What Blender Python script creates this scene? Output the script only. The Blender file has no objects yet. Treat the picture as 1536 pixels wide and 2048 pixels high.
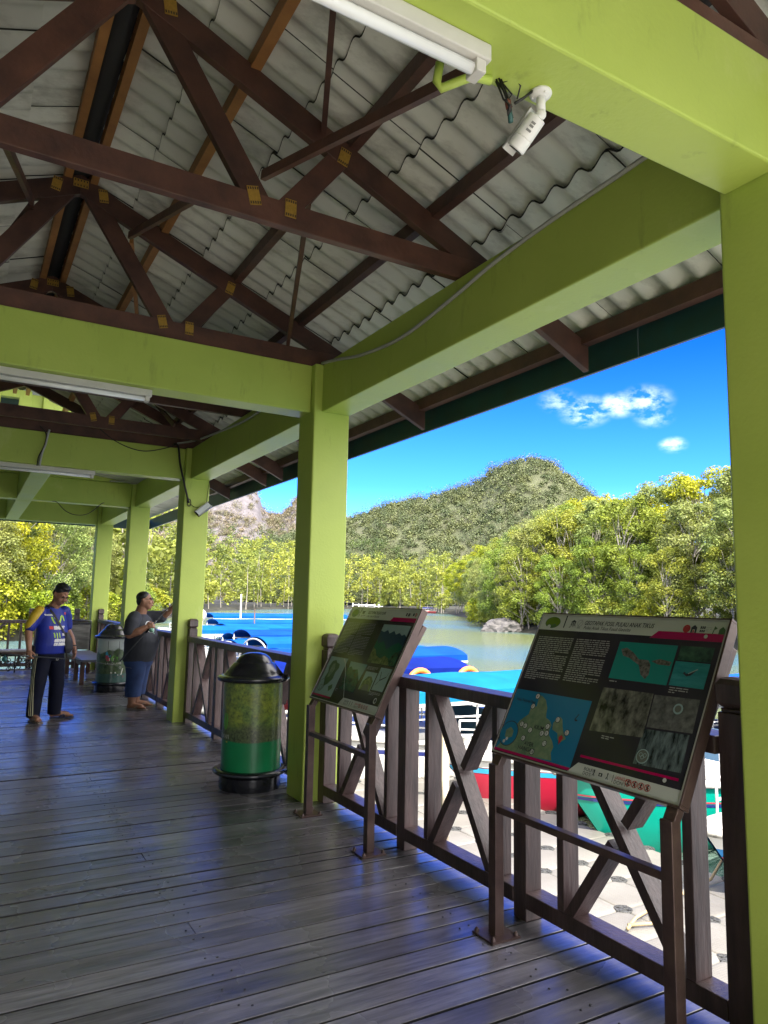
import bpy, bmesh, math, random
import numpy as np
from math import sin, cos, pi, radians as rad, sqrt, atan2, hypot
from mathutils import Vector as V, Matrix as M
from mathutils.bvhtree import BVHTree

random.seed(7)
RNG = np.random.default_rng(11)
SC = bpy.context.scene
COL = SC.collection

# ------------------------------------------------------------------ camera
CAM = V((-2.30694, -5.15654, 1.5))
FPX, CX, CY = 1438.663, 768.0, 1024.0          # focal length and centre in pixels of the 1536 x 2048 photo
YAW, PITCH, ROLL = rad(29.9483), rad(7.1587), rad(1.1326)
_f = V((sin(YAW) * cos(PITCH), cos(YAW) * cos(PITCH), sin(PITCH)))
_r = V((cos(YAW), -sin(YAW), 0)); _u = _r.cross(_f)
CR = cos(ROLL) * _r + sin(ROLL) * _u
CU = -sin(ROLL) * _r + cos(ROLL) * _u
CF = _f
cd = bpy.data.cameras.new('camera'); cam = bpy.data.objects.new('camera', cd); COL.objects.link(cam)
cd.sensor_fit = 'HORIZONTAL'; cd.sensor_width = 36.0; cd.lens = 36.0 * FPX / 1536.0
cd.clip_start = 0.02; cd.clip_end = 4000
cam.matrix_world = M(((CR.x, CU.x, -CF.x, CAM.x), (CR.y, CU.y, -CF.y, CAM.y), (CR.z, CU.z, -CF.z, CAM.z), (0, 0, 0, 1)))
SC.camera = cam

# ------------------------------------------------------------------ sky, sun, exposure
SUN_EL, SUN_AZ = rad(49), rad(197)             # azimuth clockwise from +Y
sdir = V((sin(SUN_AZ) * cos(SUN_EL), cos(SUN_AZ) * cos(SUN_EL), sin(SUN_EL)))
SC.view_settings.view_transform = 'Standard'; SC.view_settings.look = 'None'
SC.view_settings.exposure = 2.8; SC.view_settings.gamma = 1.0
SC.cycles.max_bounces = 14; SC.cycles.diffuse_bounces = 8; SC.cycles.glossy_bounces = 4
SC.cycles.transparent_max_bounces = 12; SC.cycles.sample_clamp_indirect = 8.0
SC.cycles.use_denoising = True
wd = bpy.data.worlds.new('World'); SC.world = wd; wd.use_nodes = True
wn, wl = wd.node_tree.nodes, wd.node_tree.links
wn.clear()
def ray(u, v):
    return (CF + CR * ((u - CX) / FPX) + CU * ((CY - v) / FPX)).normalized()
sky = wn.new('ShaderNodeTexSky'); sky.sky_type = 'NISHITA'; sky.sun_disc = False
sky.sun_elevation = SUN_EL; sky.sun_rotation = SUN_AZ
sky.altitude = 0; sky.air_density = 1.0; sky.dust_density = 0.3; sky.ozone_density = 3.5
tc = wn.new('ShaderNodeTexCoord')
hs = wn.new('ShaderNodeHueSaturation'); hs.inputs['Saturation'].default_value = 1.15
wl.new(sky.outputs[0], hs.inputs['Color'])
# a few small fair-weather clouds low over the river
acc = None
mp = wn.new('ShaderNodeMapping'); mp.inputs['Scale'].default_value = (1, 1, 1.8); wl.new(tc.outputs['Generated'], mp.inputs[0])
nz = wn.new('ShaderNodeTexNoise'); nz.inputs['Scale'].default_value = 38; nz.inputs['Detail'].default_value = 6; nz.inputs['Roughness'].default_value = .6
wl.new(mp.outputs[0], nz.inputs['Vector'])
for (u, v, rr, st) in ((1118, 803, .034, .5), (1172, 823, .042, .95), (1236, 810, .034, .95), (1290, 802, .042, .85), (1308, 834, .030, .55), (1346, 890, .022, .8)):
    d = ray(u, v)
    vd = wn.new('ShaderNodeVectorMath'); vd.operation = 'DISTANCE'
    vm = wn.new('ShaderNodeVectorMath'); vm.operation = 'MULTIPLY'; vm.inputs[1].default_value = (1, 1, 1.7)
    wl.new(tc.outputs['Generated'], vm.inputs[0]); wl.new(vm.outputs[0], vd.inputs[0]); vd.inputs[1].default_value = (d.x, d.y, d.z * 1.7)
    mr = wn.new('ShaderNodeMapRange'); mr.interpolation_type = 'SMOOTHSTEP'
    mr.inputs['From Min'].default_value = 0; mr.inputs['From Max'].default_value = rr; mr.inputs['To Min'].default_value = st; mr.inputs['To Max'].default_value = 0
    wl.new(vd.outputs['Value'], mr.inputs['Value'])
    if acc is None: acc = mr.outputs[0]
    else:
        mx = wn.new('ShaderNodeMath'); mx.operation = 'MAXIMUM'; wl.new(acc, mx.inputs[0]); wl.new(mr.outputs[0], mx.inputs[1]); acc = mx.outputs[0]
cm = wn.new('ShaderNodeMapRange'); cm.inputs['From Min'].default_value = .40; cm.inputs['From Max'].default_value = .66
wl.new(nz.outputs[0], cm.inputs['Value'])
cmm = wn.new('ShaderNodeMath'); cmm.operation = 'MULTIPLY'; wl.new(acc, cmm.inputs[0]); wl.new(cm.outputs[0], cmm.inputs[1])
cmx = wn.new('ShaderNodeMath'); cmx.operation = 'MULTIPLY'; wl.new(cmm.outputs[0], cmx.inputs[0]); cmx.inputs[1].default_value = .72
mixc = wn.new('ShaderNodeMix'); mixc.data_type = 'RGBA'
wl.new(cmx.outputs[0], mixc.inputs['Factor']); tint = wn.new('ShaderNodeMix'); tint.data_type = 'RGBA'; tint.blend_type = 'MULTIPLY'; tint.inputs['Factor'].default_value = 1; wl.new(hs.outputs[0], tint.inputs['A'])
spz = wn.new('ShaderNodeSeparateXYZ'); wl.new(tc.outputs['Generated'], spz.inputs[0])
tr_ = wn.new('ShaderNodeValToRGB'); tr_.color_ramp.elements[0].position = .02; tr_.color_ramp.elements[0].color = (.24, .37, .60, 1); tr_.color_ramp.elements[1].position = .34; tr_.color_ramp.elements[1].color = (.012, .11, .50, 1)
em_ = tr_.color_ramp.elements.new(.16); em_.color = (.075, .20, .52, 1)
wl.new(spz.outputs['Z'], tr_.inputs[0]); wl.new(tr_.outputs[0], tint.inputs['B'])
wl.new(tint.outputs['Result'], mixc.inputs['A']); mixc.inputs['B'].default_value = (3.0, 3.2, 3.7, 1)
bg = wn.new('ShaderNodeBackground'); bg.inputs['Strength'].default_value = 0.15
# invented bright cloud veil, added out of view behind the photographer to fill the shade
vdot = wn.new('ShaderNodeVectorMath'); vdot.operation = 'DOT_PRODUCT'; wl.new(tc.outputs['Generated'], vdot.inputs[0]); vdot.inputs[1].default_value = (.12, -.62, .77)
nzv = wn.new('ShaderNodeTexNoise'); nzv.inputs['Scale'].default_value = 3.5; nzv.inputs['Detail'].default_value = 5; wl.new(tc.outputs['Generated'], nzv.inputs['Vector'])
nadd = wn.new('ShaderNodeMath'); nadd.operation = 'MULTIPLY_ADD'; wl.new(nzv.outputs[0], nadd.inputs[0]); nadd.inputs[1].default_value = .5; wl.new(vdot.outputs['Value'], nadd.inputs[2])
vmr = wn.new('ShaderNodeMapRange'); vmr.interpolation_type = 'SMOOTHSTEP'; vmr.inputs['From Min'].default_value = .32; vmr.inputs['From Max'].default_value = .75; vmr.inputs['To Max'].default_value = .9; wl.new(nadd.outputs[0], vmr.inputs['Value'])
mixv = wn.new('ShaderNodeMix'); mixv.data_type = 'RGBA'; wl.new(vmr.outputs[0], mixv.inputs['Factor']); wl.new(mixc.outputs['Result'], mixv.inputs['A']); mixv.inputs['B'].default_value = (5.5, 5.3, 5.0, 1)
wl.new(mixv.outputs['Result'], bg.inputs['Color'])
wo = wn.new('ShaderNodeOutputWorld'); wl.new(bg.outputs[0], wo.inputs['Surface'])
sl = bpy.data.lights.new('sun', 'SUN'); sl.energy = 2.0; sl.angle = rad(0.5); sl.color = (1.0, .95, .86)
so = bpy.data.objects.new('sun', sl); COL.objects.link(so); so.rotation_euler = sdir.to_track_quat('Z', 'Y').to_euler()

# ------------------------------------------------------------------ mesh helpers
class MB:
    """collects geometry; build() links it as ONE mesh object"""
    def __init__(s): s.v = []; s.f = []; s.m = []; s.sm = []
    def add(s, vs, fs, mi=0, smooth=False):
        o = len(s.v); s.v += [tuple(p) for p in vs]
        for f in fs: s.f.append(tuple(i + o for i in f)); s.m.append(mi); s.sm.append(smooth)
        return s
    def box(s, a, b, mi=0):
        (x0, y0, z0), (x1, y1, z1) = a, b
        x0, x1 = min(x0, x1), max(x0, x1); y0, y1 = min(y0, y1), max(y0, y1); z0, z1 = min(z0, z1), max(z0, z1)
        return s.add([(x0, y0, z0), (x1, y0, z0), (x1, y1, z0), (x0, y1, z0), (x0, y0, z1), (x1, y0, z1), (x1, y1, z1), (x0, y1, z1)],
                     [(0, 3, 2, 1), (4, 5, 6, 7), (0, 1, 5, 4), (1, 2, 6, 5), (2, 3, 7, 6), (3, 0, 4, 7)], mi)
    def bar(s, p, q, w, h, up=(0, 0, 1), mi=0, cut=None):
        """rectangular bar from p to q; w across, h along 'up'"""
        p, q = V(p), V(q); d = (q - p).normalized(); up = V(up)
        sd = d.cross(up)
        if sd.length < 1e-5: up = V((0, 1, 0)); sd = d.cross(up)
        sd.normalize(); u2 = sd.cross(d).normalized()
        vs = []
        for c in (p, q):
            for (a, b) in ((-1, -1), (1, -1), (1, 1), (-1, 1)): vs.append(c + sd * (a * w / 2) + u2 * (b * h / 2))
        return s.add(vs, [(0, 1, 2, 3), (7, 6, 5, 4), (0, 4, 5, 1), (1, 5, 6, 2), (2, 6, 7, 3), (3, 7, 4, 0)], mi)
    def tube(s, pts, r, n=8, mi=0, cap=True, closed=False):
        pts = [V(p) for p in pts]; rs = r if isinstance(r, (list, tuple)) else [r] * len(pts)
        vs, fs = [], []; prev = None; L = len(pts)
        for i, p in enumerate(pts):
            if closed: t = (pts[(i + 1) % L] - pts[i - 1])
            else: t = (pts[min(i + 1, L - 1)] - pts[max(i - 1, 0)])
            t = t.normalized() if t.length > 1e-9 else V((0, 0, 1))
            if prev is None:
                a = V((0, 0, 1)) if abs(t.z) < .9 else V((1, 0, 0)); n1 = t.cross(a).normalized()
            else:
                n1 = prev - t * prev.dot(t); n1 = n1.normalized() if n1.length > 1e-6 else prev
            prev = n1; n2 = t.cross(n1)
            for k in range(n):
                a = 2 * pi * k / n; vs.append(p + (n1 * cos(a) + n2 * sin(a)) * rs[i])
        for i in range(L if closed else L - 1):
            j = (i + 1) % L
            for k in range(n): fs.append((i * n + k, i * n + (k + 1) % n, j * n + (k + 1) % n, j * n + k))
        if cap and not closed: fs.append(tuple(range(n))[::-1]); fs.append(tuple((L - 1) * n + k for k in range(n)))
        return s.add(vs, fs, mi, True)
    def lathe(s, prof, c=(0, 0, 0), n=40, mi=0, a0=0, a1=2 * pi):
        full = abs(a1 - a0 - 2 * pi) < 1e-6; c = V(c); N = n if full else n + 1
        vs = []
        for (r, z) in prof:
            for k in range(N):
                a = a0 + (a1 - a0) * k / n; vs.append(c + V((r * cos(a), r * sin(a), z)))
        fs = []
        for i in range(len(prof) - 1):
            for k in range(n):
                k2 = (k + 1) % N if full else k + 1
                fs.append((i * N + k, i * N + k2, (i + 1) * N + k2, (i + 1) * N + k))
        return s.add(vs, fs, mi, True)
    def ball(s, c, r, n=12, m=8, mi=0):
        if not isinstance(r, (tuple, list)): r = (r, r, r)
        vs = [V(c) + V((0, 0, -r[2]))]; fs = []
        for i in range(1, m):
            t = -pi / 2 + pi * i / m
            for k in range(n): a = 2 * pi * k / n; vs.append(V(c) + V((r[0] * cos(t) * cos(a), r[1] * cos(t) * sin(a), r[2] * sin(t))))
        vs.append(V(c) + V((0, 0, r[2]))); T = len(vs) - 1
        for k in range(n):
            fs.append((0, 1 + (k + 1) % n, 1 + k)); fs.append((T, 1 + (m - 2) * n + k, 1 + (m - 2) * n + (k + 1) % n))
        for i in range(m - 2):
            for k in range(n): fs.append((1 + i * n + k, 1 + i * n + (k + 1) % n, 1 + (i + 1) * n + (k + 1) % n, 1 + (i + 1) * n + k))
        return s.add(vs, fs, mi, True)
    def slab(s, poly, nrm, th, mi=0):
        """polygon (3-D points, in order) extruded by th along nrm"""
        n = len(poly); nrm = V(nrm) * th
        vs = [V(p) for p in poly] + [V(p) + nrm for p in poly]
        fs = [tuple(range(n))[::-1], tuple(range(n, 2 * n))] + [(i, (i + 1) % n, n + (i + 1) % n, n + i) for i in range(n)]
        return s.add(vs, fs, mi)
    def build(s, name, mat, parent=None, bevel=0, seg=2, auto=None, origin=None):
        me = bpy.data.meshes.new(name)
        vs = s.v
        if origin is not None: ox, oy, oz = origin; vs = [(a - ox, b - oy, c - oz) for a, b, c in vs]
        me.from_pydata(vs, [], s.f)
        for m in (mat if isinstance(mat, (list, tuple)) else [mat]): me.materials.append(m)
        me.polygons.foreach_set('material_index', s.m); me.polygons.foreach_set('use_smooth', s.sm)
        me.update()
        if auto is not None: me.shade_smooth(); me.set_sharp_from_angle(angle=rad(auto))
        o = bpy.data.objects.new(name, me); COL.objects.link(o)
        if origin is not None and parent is None: o.location = origin
        if parent is not None: o.parent = parent
        if bevel:
            b = o.modifiers.new('bevel', 'BEVEL'); b.width = bevel; b.segments = seg; b.limit_method = 'ANGLE'; b.angle_limit = rad(40)
        return o

def tag(o, label=None, cat=None, group=None, kind=None):
    if label: o['label'] = label
    if cat: o['category'] = cat
    if group: o['group'] = group
    if kind: o['kind'] = kind
    return o
def thing(name, label, cat, loc=(0, 0, 0), rz=0, group=None, kind=None):
    o = bpy.data.objects.new(name, None); COL.objects.link(o); o.empty_display_size = .2
    o.location = loc; o.rotation_euler = (0, 0, rz)
    return tag(o, label, cat, group, kind)
def sub(name, parent):                       # an Empty part that only carries sub-parts
    o = bpy.data.objects.new(name, None); COL.objects.link(o); o.parent = parent; return o
def quads_np(name, P, mat, parent=None, smooth=False):
    """P: (n,4,3) array of separate quads -> one mesh object"""
    n = len(P); me = bpy.data.meshes.new(name)
    me.vertices.add(n * 4); me.vertices.foreach_set('co', P.reshape(-1).astype(np.float32))
    me.loops.add(n * 4); me.loops.foreach_set('vertex_index', np.arange(n * 4, dtype=np.int32))
    me.polygons.add(n); me.polygons.foreach_set('loop_start', np.arange(0, n * 4, 4, dtype=np.int32))
    me.polygons.foreach_set('loop_total', np.full(n, 4, dtype=np.int32))
    me.materials.append(mat); me.update(calc_edges=True)
    o = bpy.data.objects.new(name, me); COL.objects.link(o)
    if parent is not None: o.parent = parent
    return o

# ------------------------------------------------------------------ materials
MATS = {}
def mat(name, col, rough=.6, spec=.5, metal=0, var=.0, scale=8, col2=None, bump=0, bscale=40, stretch=(1, 1, 1), isl=0, coat=0, detail=5, thresh=None, obj_coord=True, trans=0, alpha=1, objvar=0, huevar=0, rvar=0):
    """principled material with procedural colour / bump variation"""
    m = bpy.data.materials.new(name); m.use_nodes = True; nt = m.node_tree; n, l = nt.nodes, nt.links
    b = n['Principled BSDF']; b.inputs['Roughness'].default_value = rough; b.inputs['Metallic'].default_value = metal
    b.inputs['Specular IOR Level'].default_value = spec; b.inputs['Coat Weight'].default_value = coat; b.inputs['Coat Roughness'].default_value = .1
    t = n.new('ShaderNodeTexCoord'); mp = n.new('ShaderNodeMapping'); l.new(t.outputs['Object'], mp.inputs[0]); mp.inputs['Scale'].default_value = stretch
    c4 = (*col, 1); out = None
    if col2 is not None or var:
        nz = n.new('ShaderNodeTexNoise'); nz.inputs['Scale'].default_value = scale; nz.inputs['Detail'].default_value = detail; nz.inputs['Roughness'].default_value = .6
        l.new(mp.outputs[0], nz.inputs['Vector'])
        rmp = n.new('ShaderNodeValToRGB'); lo, hi = thresh if thresh else (.3, .7)
        rmp.color_ramp.elements[0].position = lo; rmp.color_ramp.elements[1].position = hi
        c2 = col2 if col2 is not None else tuple(min(1, c * (1 - var)) for c in col)
        rmp.color_ramp.elements[0].color = (*c2, 1); rmp.color_ramp.elements[1].color = c4
        l.new(nz.outputs[0], rmp.inputs[0]); out = rmp.outputs[0]
        if rvar:
            mr = n.new('ShaderNodeMapRange'); mr.inputs['To Min'].default_value = rough - rvar; mr.inputs['To Max'].default_value = rough + rvar
            mr.inputs['From Min'].default_value = .3; mr.inputs['From Max'].default_value = .7
            l.new(nz.outputs[0], mr.inputs['Value']); l.new(mr.outputs[0], b.inputs['Roughness'])
    if isl or objvar or huevar:
        h = n.new('ShaderNodeHueSaturation')
        if out is not None: l.new(out, h.inputs['Color'])
        else: h.inputs['Color'].default_value = c4
        src = None
        if isl:
            g = n.new('ShaderNodeNewGeometry'); src = g.outputs['Random Per Island']
            mr = n.new('ShaderNodeMapRange'); mr.inputs['To Min'].default_value = 1 - isl; mr.inputs['To Max'].default_value = 1 + isl; l.new(src, mr.inputs['Value']); l.new(mr.outputs[0], h.inputs['Value'])
        if objvar or huevar:
            oi = n.new('ShaderNodeObjectInfo')
            if huevar:
                mr = n.new('ShaderNodeMapRange'); mr.inputs['To Min'].default_value = .5 - huevar; mr.inputs['To Max'].default_value = .5 + huevar; l.new(oi.outputs['Random'], mr.inputs['Value']); l.new(mr.outputs[0], h.inputs['Hue'])
            if objvar and not isl:
                mr = n.new('ShaderNodeMapRange'); mr.inputs['To Min'].default_value = 1 - objvar; mr.inputs['To Max'].default_value = 1 + objvar; l.new(oi.outputs['Random'], mr.inputs['Value']); l.new(mr.outputs[0], h.inputs['Value'])
        out = h.outputs[0]
    if out is not None: l.new(out, b.inputs['Base Color'])
    else: b.inputs['Base Color'].default_value = c4
    if bump:
        nb = n.new('ShaderNodeTexNoise'); nb.inputs['Scale'].default_value = bscale; nb.inputs['Detail'].default_value = 6; l.new(mp.outputs[0], nb.inputs['Vector'])
        bp = n.new('ShaderNodeBump'); bp.inputs['Strength'].default_value = bump; bp.inputs['Distance'].default_value = .01
        l.new(nb.outputs[0], bp.inputs['Height']); l.new(bp.outputs[0], b.inputs['Normal'])
    if trans:
        tr = n.new('ShaderNodeBsdfTranslucent'); ms = n.new('ShaderNodeMixShader'); ms.inputs[0].default_value = trans
        if out is not None: l.new(out, tr.inputs['Color'])
        else: tr.inputs['Color'].default_value = c4
        l.new(b.outputs[0], ms.inputs[1]); l.new(tr.outputs[0], ms.inputs[2]); l.new(ms.outputs[0], n['Material Output'].inputs['Surface'])
    if alpha < 1: b.inputs['Alpha'].default_value = alpha
    MATS[name] = m
    return m

GREEN = mat('lime_paint', (.465, .575, .11), rough=.45, spec=.4, col2=(.40, .51, .09), scale=1.7, bump=.12, bscale=55, detail=8, rvar=.06)
def grime(m, sc, stretch, c, lo, hi, amt):
    """stains and scuffs mixed over a painted surface"""
    nt = m.node_tree; n, l = nt.nodes, nt.links; b = n['Principled BSDF']; src = b.inputs['Base Color'].links[0].from_socket
    t = n.new('ShaderNodeTexCoord'); mp = n.new('ShaderNodeMapping'); mp.inputs['Scale'].default_value = stretch; l.new(t.outputs['Object'], mp.inputs[0])
    z = n.new('ShaderNodeTexNoise'); z.inputs['Scale'].default_value = sc; z.inputs['Detail'].default_value = 9; z.inputs['Roughness'].default_value = .7; l.new(mp.outputs[0], z.inputs['Vector'])
    r = n.new('ShaderNodeMapRange'); r.inputs['From Min'].default_value = lo; r.inputs['From Max'].default_value = hi; r.inputs['To Max'].default_value = amt; l.new(z.outputs[0], r.inputs['Value'])
    x = n.new('ShaderNodeMix'); x.data_type = 'RGBA'; l.new(r.outputs[0], x.inputs['Factor']); l.new(src, x.inputs['A']); x.inputs['B'].default_value = (*c, 1); l.new(x.outputs['Result'], b.inputs['Base Color'])
grime(GREEN, 9, (1, 1, .22), (.17, .19, .05), .59, .76, .5); grime(GREEN, 70, (1, 1, 1), (.12, .13, .05), .69, .74, .7); grime(GREEN, 2.2, (1, 1, .5), (.60, .66, .26), .60, .75, .45)
TIMBER = mat('dark_timber', (.125, .052, .034), rough=.5, col2=(.045, .020, .016), scale=5, stretch=(1, 1, 1), bump=.25, bscale=30, detail=9, objvar=.3)
TIMBER_RAW = mat('orange_timber', (.38, .17, .05), rough=.6, col2=(.22, .095, .03), scale=4, bump=.2, bscale=40, objvar=.2)
RAILW = mat('rail_timber', (.10, .064, .062), rough=.40, col2=(.036, .022, .023), scale=6, stretch=(3, 3, .5), bump=.3, bscale=22, detail=10, objvar=.18)
SHEET = mat('fibre_cement', (.70, .695, .62), rough=.75, col2=(.54, .54, .48), scale=1.5, bump=.1, bscale=30, isl=.1)
SHEET_SHADE = mat('sheet_edge_shade', (.035, .034, .03), rough=.9)  # edges coloured dark to paint in the shadow line at the laps
FASCIA = mat('teal_fascia', (.012, .065, .07), rough=.4, col2=(.02, .05, .045), scale=5)
grime(SHEET, 5, (.25, 1, 1), (.20, .185, .15), .50, .72, .75)
BRASS = mat('gusset_brass', (.55, .33, .06), rough=.45, metal=.5, var=.3, scale=60)
WHITE = mat('white_plastic', (.78, .77, .74), rough=.35, var=.06, scale=12)
GREYW = mat('aged_white', (.62, .60, .55), rough=.5, var=.12, scale=10)
BLACK = mat('black_plastic', (.012, .013, .018), rough=.22, spec=.6)
CABLE = mat('black_cable', (.012, .011, .011), rough=.5)
CABLEW = mat('grey_conduit', (.42, .42, .39), rough=.5, var=.1)
STEEL = mat('brown_steel', (.06, .035, .035), rough=.33, metal=.35, col2=(.11, .07, .06), scale=9, bump=.1, bscale=60)

# ================================================================== PAVILION
X0 = -1.82                                     # ridge line
WX, WY, HB, HT = .318, .302, 3.013, 3.408      # column section, beam underside, beam top
YC = [-3.896, 0.0, 3.914, 7.377, 10.911]
def zr(x): return 4.49 - .43 * abs(x - X0)     # top of the rafters
WATER_Z = -1.45
pav = thing('pavilion', 'lime green open jetty pavilion with dark timber roof trusses over the boardwalk', 'pavilion', (0, 0, 0))

for side in (0, 1):
    for k, y in enumerate(YC):
        m = MB(); x0 = 0 if side == 0 else 2 * X0 - WX
        m.box((x0, y, -3.2), (x0 + WX, y + WY, HT))
        m.build('column', GREEN, pav, bevel=.012, seg=3)
        if k < len(YC) - 1:
            m = MB(); bx0, bx1 = (.067, WX - .003) if side == 0 else (2 * X0 - WX + .003, 2 * X0 - .067)
            m.box((bx0, y + WY, HB), (bx1, YC[k + 1], HT - .002)); m.build('eave_beam', GREEN, pav, bevel=.008)
for k, y in enumerate(YC):
    m = MB(); m.box((2 * X0, y + .066, HB - .002), (0, y + .275, HT - .004)); m.build('cross_beam', GREEN, pav, bevel=.008)
# middle beam under the far bays
m = MB()
m.box((-1.72, 4.19, HB - .003), (-1.49, 7.44, HT - .03)); m.box((-1.72, 7.655, HB - .003), (-1.49, 10.97, HT - .03)); m.build('middle_beam', GREEN, pav, bevel=.008)
# raised green wall with an opening where the roof steps up
m = MB()
m.box((-3.6, 7.42, HT), (-2.06, 7.56, 4.75)); m.box((-1.80, 7.42, HT), (-1.62, 7.56, 4.75)); m.box((-1.45, 7.42, HT), (-1.28, 7.60, 4.72)); m.box((-1.62, 7.50, HT), (-1.45, 7.56, 4.72)); m.box((-1.28, 7.42, HT), (.3, 7.56, 4.75))
m.box((-2.06, 7.42, 4.62), (-1.80, 7.56, 4.75)); m.box((-2.06, 7.42, HT), (-1.80, 7.56, 4.33)); m.build('raised_wall', GREEN, pav, bevel=.006)
m = MB(); m.slab([(-6.5, 6.45, 4.86), (.9, 6.45, 4.86), (.9, 13, 5.4), (-6.5, 13, 5.4)], (0, 0, 1), .04); m.build('shade_roof', SHEET, pav)  # roof slab added to shade the raised wall and cover the sky gap
m = MB(); m.box((-3.7, 8.4, 4.72), (-1.2, 8.43, 4.92)); m.build('far_fascia', FASCIA, pav)

# ---- roof sheets
def roof_sheet(side):
    bs = [-1.795, -1.44, -.89, -.355, .25, .82, 1.235]; P = .177; step = .775
    ys = [-2.08 + step * k for k in range(-7, 11)]
    m = MB()
    for r in range(len(bs) - 1):
        xa, xb = bs[r], bs[r + 1] + (.17 if r < len(bs) - 2 else 0)
        dz = .030 if r < len(bs) - 2 else 0
        for j, y0 in enumerate(ys):
            y1 = y0 + step + .11
            n = 40; xs = [xa, (xa + xb) / 2, xb]; L = len(xs)
            jit = random.uniform(-.006, .006)
            vs = []
            for lay in (0, 1):
                for i in range(n + 1):
                    y = y0 + (y1 - y0) * i / n
                    c = cos(2 * pi * y / P)
                    for x in xs:
                        z = zr(x) + .092 + .026 * c + dz * (x - xa) / (xb - xa) + .009 * (y - y0) / (y1 - y0) + .012 * lay + (jit * .4)
                        xx = x + (jit if x in (xa, xb) else 0)
                        vs.append((xx if side == 0 else 2 * X0 - xx, y, z))
            fs = []; o = (n + 1) * L
            for i in range(n):
                for q in range(L - 1):
                    a = i * L + q; fs.append((a, a + 1, a + L + 1, a + L)); fs.append((o + a, o + a + L, o + a + L + 1, o + a + 1))
            sm = len(fs)
            for i in range(n):
                a = i * L; fs.append((a, a + L, o + a + L, o + a)); a += L - 1; fs.append((a, o + a, o + a + L, a + L))
            for q in range(L - 1):
                a = q; fs.append((a, o + a, o + a + 1, a + 1)); a = n * L + q; fs.append((a, a + 1, o + a + 1, o + a))
            m.add(vs, fs[:sm], 0, True); m.f += [tuple(i + len(m.v) - len(vs) for i in f) for f in fs[sm:]]; m.m += [1] * (len(fs) - sm); m.sm += [False] * (len(fs) - sm)
    return m.build('roof_sheeting', (SHEET, SHEET_SHADE), pav, auto=50)
roof_sheet(0); roof_sheet(1)
m = MB()                                        # ridge capping
m.tube([(X0 - .001, -7.4, 4.575), (X0, 6.5, 4.575)], .07, n=10); m.build('ridge_capping', mat('ridge_dark', (.03, .03, .03), rough=.8), pav)
# low roof over the last bays
m = MB(); m.slab([(2 * X0 - 1.2, 6.35, 3.3), (X0, 6.35, 3.62), (X0, 11.8, 3.62), (2 * X0 - 1.2, 11.8, 3.3)], (0, 0, 1), .03)
m.slab([(X0, 6.35, 3.62), (1.2, 6.35, 3.3), (1.2, 11.8, 3.3), (X0, 11.8, 3.62)], (0, 0, 1), .03); m.build('low_roof', SHEET, pav)

# ---- purlins and fascia
for side in (0, 1):
    for (x, mt, w, h) in ((-1.735, TIMBER_RAW, .05, .10), (-1.22, TIMBER_RAW, .055, .085), (-.645, TIMBER, .055, .085), (-.095, TIMBER, .055, .085), (.50, TIMBER, .055, .085), (1.10, TIMBER, .07, .10)):
        xx = x if side == 0 else 2 * X0 - x
        for (ya, yb) in ((-7.4, -1.83), (-1.826, 2.03), (2.034, 6.5)):
            m = MB(); m.bar((xx, ya, zr(x) + h / 2 - (.03 if x > 1 else .012)), (xx, yb, zr(x) + h / 2 - (.03 if x > 1 else .012)), w, h, (0, 0, 1)); m.build('purlin', mt, pav)
    xx = 1.215 if side == 0 else 2 * X0 - 1.215
    for (ya, yb) in ((-7.5, -2.2), (-2.194, 1.6), (1.606, 11.85)):
        m = MB(); m.box((xx - .014, ya, 3.045), (xx + .014, yb, 3.262)); m.build('fascia_board', FASCIA, pav, bevel=.003)
m = MB(); m.box((2 * X0 - 1.2, 11.82, 3.045), (1.2, 11.85, 3.262)); m.build('fascia_board', FASCIA, pav, bevel=.003)

# ---- trusses
def bar_xz(m, a, b, y, w, th):
    """flat timber in the plane of the truss"""
    m.bar((a[0], y, a[1]), (b[0], y, b[1]), th, w, (0, 0, 1))
def gusset(m, x, z, y, w=.062, h=.098, a=0.0):
    m.add([(x + cos(a) * sx * w / 2 - sin(a) * sz * h / 2, y + oy, z + sin(a) * sx * w / 2 + cos(a) * sz * h / 2) for oy in (0, -.003) for (sx, sz) in ((-1, -1), (1, -1), (1, 1), (-1, 1))],
          [(0, 1, 2, 3), (7, 6, 5, 4), (0, 4, 5, 1), (1, 5, 6, 2), (2, 6, 7, 3), (3, 7, 4, 0)])
    for q in range(5):                          # toothed ends of the nail plate
        for e in (-1, 1):
            cx, cz = (q - 2) * w * .2, e * (h / 2 - .012)
            m.add([(x + cos(a) * (cx + dx) - sin(a) * (cz + dz), y - .005, z + sin(a) * (cx + dx) + cos(a) * (cz + dz)) for dx, dz in ((-.004, -.007), (.004, -.007), (.004, .007), (-.004, .007))], [(0, 1, 2, 3)], 1)
TOOTH = mat('plate_teeth', (.08, .05, .02), rough=.7)
TY = [-6.9, -5.4, -3.74, -1.83, .13, 2.03, 3.46, 4.05, 5.62]
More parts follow.
